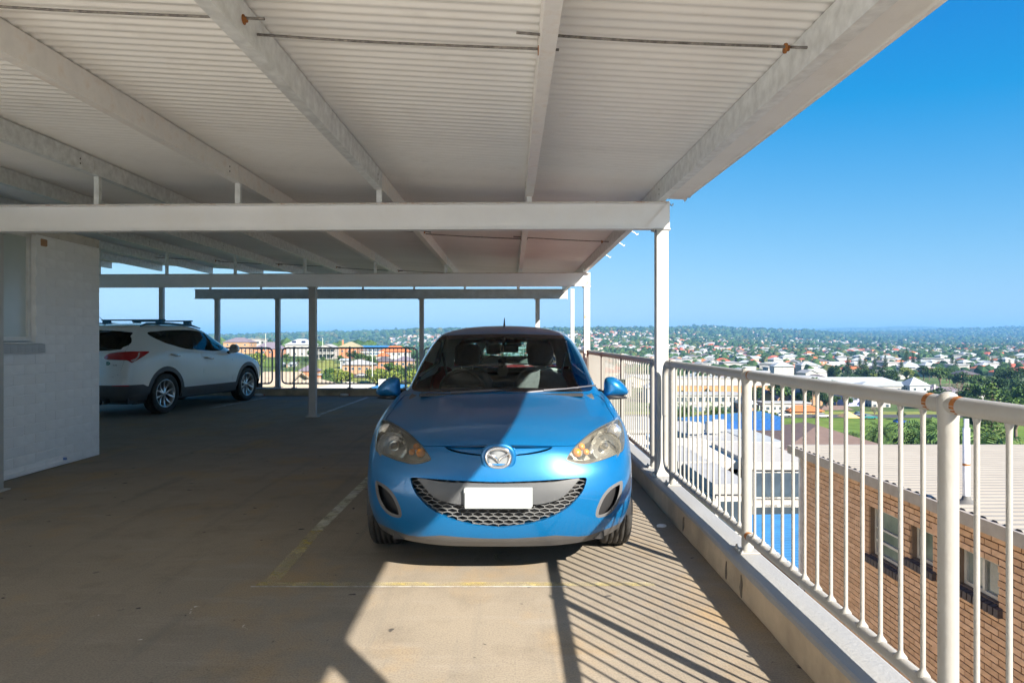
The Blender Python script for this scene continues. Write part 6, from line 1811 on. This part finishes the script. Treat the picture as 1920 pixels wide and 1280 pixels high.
# the slope behind the far railing
SG = 'trees and bushes on the slope behind the far railing'
for (px, D, yt, k) in ((432, 300, 668, 'yel1'), (445, 280, 664, 'yel1'), (490, 330, 655, 'green1'), (478, 300, 662, 'yel1'), (536, 370, 662, 'green1'), (520, 270, 690, 'yel2'), (548, 265, 692, 'yel2'), (556, 270, 690, 'yel2'), (560, 350, 672, 'green2'), (574, 345, 668, 'dark2'), (590, 340, 676, 'green2'), (583, 380, 655, 'green1'), (606, 360, 668, 'green2'),
                       (617, 262, 690, 'green2'), (628, 258, 694, 'yel2'), (640, 262, 690, 'yel1'), (652, 264, 694, 'yel1'), (640, 350, 664, 'green1'), (660, 360, 655, 'dark2'), (672, 345, 660, 'green1'), (682, 360, 652, 'bare'), (690, 340, 662, 'green1'), (700, 320, 672, 'green2'), (694, 268, 692, 'yel1'), (702, 262, 696, 'yel2'), (712, 290, 688, 'yel2'), (728, 300, 680, 'green2'), (736, 310, 676, 'green1'), (748, 300, 682, 'yel1'), (722, 262, 694, 'yel2'), (735, 258, 692, 'yel1'), (760, 275, 688, 'green2'), (775, 300, 678, 'dark2'), (780, 262, 692, 'yel1'), (770, 340, 668, 'green1'), (800, 320, 672, 'dark2'), (820, 300, 680, 'green1')):
    tpx(k, px, D, yt, {'y': 'yellow-green bush', 'g': 'leafy green tree', 'd': 'dark green tree', 'b': 'grey leafless tree'}[k[0]] + ' on the slope behind the blue-grey far railing', SG)
tpx('palm2', 615, 245, 694, 'small palm at the foot of the grass slope behind the far railing', None)
tpx('palm2', 538, 330, 668, 'small brown-skirted palm behind the middle railing', None)
fl = M('orange_flowers', (.75, .22, .03), .7); fr2 = M('red_flowers', (.6, .03, .02), .7)

# ================================================================ suburb on the plain
KEEP = [(590, 780, 250, 300)]
SUB = []
WM_ = [W_WHITE, W_WHITE, W_CREAM, W_BRICK, W_TAN, W_GREY]; RM_ = [R_RED, R_ORG, R_GREY, R_WHITE, R_DARK, R_BROWN, R_WHITE]
proto = []
types = [(13, 10, 3.2, 'hip', W_CREAM, R_RED, 'red tiled hip roof', 1), (12, 9, 3.2, 'hip', W_WHITE, R_ORG, 'orange tiled hip roof', 1), (14, 9, 3.4, 'side_gable', W_WHITE, R_WHITE, 'white metal gable roof', 1), (12, 10, 3.2, 'hip', W_BRICK, R_DARK, 'dark tiled hip roof', 1),
         (11, 9, 6.2, 'hip', W_WHITE, R_GREY, 'two storeys and grey hip roof', 2), (15, 11, 6.5, 'flat', W_WHITE, R_WHITE, 'white walls and flat roof', 2), (13, 9, 3.2, 'gable', W_CREAM, R_GREY, 'grey front gable', 1)]
for (w, d, h, k, wm, rm, nm, st) in types:
    p = house('suburban_house', 'x', (0, 0, 0), 0, w, d, h, wm, rm, k, 2.3, .6, nwin=3, storeys=st, panes=False, sides=('front', 'left'))
    proto.append((p, list(p.children), f'small distant house with {nm} on the plain beyond the park', f'distant houses with {nm}'))
cand = []
def dens(px, D):
    n = float(vnoise(np.array([px * D / F]), np.array([D]), 170)[0])
    return n
while len(cand) < 900:
    px = rng.uniform(1105, 1960); D = math.exp(rng.uniform(math.log(275), math.log(1250)))
    if px > 1540 and D < 560 and rng.random() < .93: continue
    if 1260 < px < 1760 and D < 345: continue
    if px > 1545 and D < 420: continue
    if dens(px, D) < -.35: continue
    cand.append((D, px))
cand.sort()
taken = []
for D, px in cand:
    x = (px - CX) / F * D
    if all((x - a) ** 2 + (D - b_) ** 2 > 17 ** 2 for a, b_ in taken[-140:]): taken.append((x, D))
used = [False] * len(proto)
for i, (x, y) in enumerate(taken[:292]):
    j = int(rng.choice(len(proto), p=[.2, .12, .2, .14, .14, .1, .1]))
    p, kids, lb, gp = proto[j]
    rz = rng.choice([0, math.pi / 2, .35, -.4]) + rng.uniform(-.1, .1)
    if not used[j]:
        used[j] = True; o = p; o.location = (x, y, T1(x, y) + .2); o.rotation_euler = (0, 0, rz)
    else:
        o = dup(p, (x, y, T1(x, y) + .2), rz, rng.uniform(.85, 1.25), kids)
    o['label'] = lb; o['group'] = gp
# everything farther: too many and too small to tell apart
class Soup:
    def __init__(s): s.V, s.F, s.m, s.n = [], [], [], 0
    def add(s, v, f, m):
        s.V.append(v); s.F.append(f + s.n); s.m.append(np.full(len(f), m)); s.n += len(v)
far = Soup()
BOXF = np.array([(0, 1, 5), (0, 5, 4), (1, 2, 6), (1, 6, 5), (2, 3, 7), (2, 7, 6), (3, 0, 4), (3, 4, 7)])
HIPF = np.array([(4, 5, 9), (4, 9, 8), (5, 6, 9), (6, 7, 8), (6, 8, 9), (7, 4, 8)])
far_m = [W_WHITE, W_CREAM, W_BRICK, W_GREY, R_RED, R_ORG, R_GREY, R_WHITE, R_DARK, R_BROWN]
cnt = 0; tries = 0
rest_ = taken[292:]
def far_house(x, y, s=1.0):
    w, d, h = rng.uniform(9, 18) * s, rng.uniform(8, 12) * s, rng.choice([3.2, 3.2, 6.2]) * s
    rh = rng.choice([.3, 2.2, 2.4]); a = rng.uniform(0, 3.14); z = T1(x, y)
    v = np.array([(-w / 2, -d / 2, -3), (w / 2, -d / 2, -3), (w / 2, d / 2, -3), (-w / 2, d / 2, -3), (-w / 2, -d / 2, h), (w / 2, -d / 2, h), (w / 2, d / 2, h), (-w / 2, d / 2, h), (-w / 4, 0, h + rh), (w / 4, 0, h + rh)])
    c_, s_ = math.cos(a), math.sin(a)
    v = np.stack([v[:, 0] * c_ - v[:, 1] * s_ + x, v[:, 0] * s_ + v[:, 1] * c_ + y, v[:, 2] + z], 1)
    far.add(v, BOXF, int(rng.choice([0, 0, 0, 0, 1, 2, 3]))); far.add(v, HIPF, int(rng.choice([4, 4, 5, 6, 6, 6, 7, 7, 7, 8, 8, 9])))
for (x, y) in rest_: far_house(x, y)
while cnt < 5200 and tries < 40000:
    tries += 1
    px = rng.uniform(600, 1990)
    D = math.exp(rng.uniform(math.log(800), math.log(5200)))
    n = dens(px, D)
    if px < 730: ok = D > 3000 and D < 4600 and n > .62
    elif px < 1120: ok = 850 < D < 2900 and n > -.55
    elif px < 1560: ok = D > 1150 and D < 4600 and n > (-.35 if D < 2600 else .12)
    else: ok = D > 1150 and n > (-.2 if D < 3600 else .55)
    if not ok: continue
    x = (px - CX) / F * D
    far_house(x, D, 1.0 if D < 2500 else 1.25); cnt += 1
me = np_mesh('distant_houses', np.concatenate(far.V), np.concatenate(far.F), far_m, np.concatenate(far.m))
tag(link('distant_houses', me), 'mass of tiny distant houses spread over the plain and hillsides', 'houses', kind='stuff')
# distant woodland: leaf-clump crowns
t_ = (1 + 5 ** .5) / 2
ICO = np.array([(-1, t_, 0), (1, t_, 0), (-1, -t_, 0), (1, -t_, 0), (0, -1, t_), (0, 1, t_), (0, -1, -t_), (0, 1, -t_), (t_, 0, -1), (t_, 0, 1), (-t_, 0, -1), (-t_, 0, 1)]) / 1.9
IF = np.array([(0, 11, 5), (0, 5, 1), (0, 1, 7), (0, 7, 10), (0, 10, 11), (1, 5, 9), (5, 11, 4), (11, 10, 2), (10, 7, 6), (7, 1, 8), (3, 9, 4), (3, 4, 2), (3, 2, 6), (3, 6, 8), (3, 8, 9), (4, 9, 5), (2, 4, 11), (6, 2, 10), (8, 6, 7), (9, 8, 1)])
tv, tf, tm, nn_ = [], [], [], 0
N_T = 17000; k_ = 0; tries = 0
while k_ < N_T and tries < 120000:
    tries += 1
    px = rng.uniform(380, 2000)
    D = math.exp(rng.uniform(math.log(480), math.log(9000)))
    n = dens(px, D)
    if px < 830 and D < 620: continue
    if px > 1110 and D < 800 and rng.random() < .75: continue
    ok = rng.random() < (.7 if n < -.1 else .42)
    if D > 2600: ok = rng.random() < .95
    if not ok: continue
    x = (px - CX) / F * D; z = T1(x, D)
    r_ = rng.uniform(3.0, 6.5) * (1 if D < 1500 else 1.35 if D < 3000 else 2.2)
    if px > 1120 and D < 900: r_ *= .8
    v = ICO * rng.uniform(.7, 1.3, (12, 1)) * np.array([r_, r_, r_ * rng.uniform(.7, 1.15)]) + np.array([x, D, z + r_ * .75])
    tv.append(v); tf.append(IF + nn_); tm.append(np.full(20, int(rng.choice([0, 0, 1, 1, 1, 2])))); nn_ += 12; k_ += 1
FM = [M('far_leaf_green', (.045, .085, .03), .9, var=.4, scale=.25, spec=.1), M('far_leaf_dark', (.025, .055, .022), .9, var=.4, scale=.25, spec=.1), M('far_leaf_olive', (.08, .09, .035), .9, var=.4, scale=.25, spec=.1)]
me = np_mesh('distant_woodland', np.concatenate(tv), np.concatenate(tf), FM, np.concatenate(tm))
tag(link('distant_woodland', me), 'dark distant trees covering the hills and the gaps between the far houses', 'woodland', kind='stuff')

# masts, power poles
for (px, yt, yb, D, lb) in ((1329, 605, 617, 4300, 'tall thin mast on the ridge, right of two'), (1326, 608, 618, 4300, 'shorter mast on the ridge, left of two')):
    p0, p1 = at(px, yb, D), at(px, yt, D)
    mo = MB().tube([(0, 0, -8), (0, 0, p1.z - p0.z)], [1.6, .6], 5); tag(mo.build('mast', R_GREY, None, p0), lb, 'mast')
POLE = M('pale_pole', (.42, .47, .42), .8)
for (px, yt, yb, D, lb) in ((698, 655, 716, 262, 'pale power pole with cross-arms above the blue wing mirror'), (498, 625, 655, 380, 'thin pole rising from the slate-roofed house'), (605, 633, 652, 384, 'thin pole on the hill right of the square post'), (1424, 760, 790, 215, 'pale street lamp at the lawn edge')):
    p0, p1 = at(px, yb, D), at(px, yt, D); H_ = p1.z - p0.z
    e = empty('pole', p0, 0, lb, 'pole')
    MB().tube([(0, 0, -1), (0, 0, H_)], [.22, .16], 6).build('shaft', POLE, e)
    if px == 698:
        MB().bx(-4.5, 4.5, -.12, .12, H_ - 1.2, H_ - .9).bx(-2.2, 2.2, -.1, .1, H_ - 2.4, H_ - 2.15).tube([(-1.6, 0, H_ - 1.1), (0, 0, H_ - 3)], .08, 4).tube([(1.6, 0, H_ - 1.1), (0, 0, H_ - 3)], .08, 4).build('cross_arm', POLE, e)

# ---- cars on the streets
def street_car(x, y, z, rz, col, label, group):
    e = empty('street_car', (x, y, z), rz, label, 'car', group)
    m = paint(f'street_paint_{len(bpy.data.materials)}', col, .1, .3, .02)
    body = [(-2.2, .35), (-2.2, .75), (-2.05, .92), (-1.2, .98), (1.0, 1.0), (1.9, .88), (2.2, .72), (2.25, .35)]
    MB().prism(body, -.88, .88, 'Y', True).build('body', m, e)
    cab = MB()
    lo = [(-1.75, -.78), (1.15, -.78), (1.15, .78), (-1.75, .78)]; hi = [(-1.2, -.62), (.35, -.62), (.35, .62), (-1.2, .62)]
    cab.add([(a, b_, .96) for a, b_ in lo] + [(a, b_, 1.42) for a, b_ in hi], [(0, 1, 5, 4), (1, 2, 6, 5), (2, 3, 7, 6), (3, 0, 4, 7)])
    cab.build('glasshouse', M('car_glass_far', (.03, .04, .045), .08), e)
    MB().bx(-1.22, .37, -.64, .64, 1.41, 1.47, .02).build('roof', m, e)
    for xx in (-1.35, 1.4):
        for yy in (-.8, .8):
            MB().lathe([(.0, -.1), (.32, -.1), (.32, .1), (.0, .1)], 14, (xx, yy, .32), 'Y').build('wheel', RUBBER, e)
SCG = 'cars parked along the park street'
for (px, yb, D, c, rz, lb) in ((1352, 787, 224, (.65, .66, .68), 0, 'white car parked on the park street left of the lamp'), (1428, 788, 224, (.68, .68, .67), .05, 'white car on the park street just right of the second rail post'), (1470, 787, 225, (.62, .64, .66), 0, 'silver-white car on the park street before the orange house'), (1542, 791, 222, (.66, .66, .66), 0, 'white ute on the park street right of the orange house'), (1612, 789, 226, (.10, .13, .2), .2, 'dark car behind the kiosk'), (1630, 796, 218, (.02, .18, .2), 0, 'teal car right of the kiosk'), (1690, 804, 206, (.015, .06, .28), .1, 'blue car parked under the trees left of the round rail post')):
    x = (px - CX) / F * D; street_car(x, D, T1(x, D) + .2, rz, c, lb, SCG)
for (px, D, c, rz, lb) in ((679, 290, (.68, .69, .7), -.35, 'white car on the sloping street below the white-roofed house'), (771, 292, (.08, .14, .3), 0, 'dark blue car on the sloping street beside the wing mirror')):
    x = (px - CX) / F * D; street_car(x, D, T1(x, D) + .4, rz, c, lb, 'cars on the sloping street')

# ================================================================ air
hz = MB().bx(-26500, 26500, -26500, 27500, -64, 228)
m = bpy.data.materials.new('haze'); m.use_nodes = True; nt = m.node_tree; nt.nodes.clear()
pv = nd(nt, 'ShaderNodeVolumePrincipled'); pv.inputs['Color'].default_value = (.20, .50, .92, 1); pv.inputs['Density'].default_value = 1.3e-4; pv.inputs['Anisotropy'].default_value = 0.0
ou = nd(nt, 'ShaderNodeOutputMaterial'); nt.links.new(pv.outputs[0], ou.inputs['Volume'])
tag(hz.build('haze', m), kind='stuff')
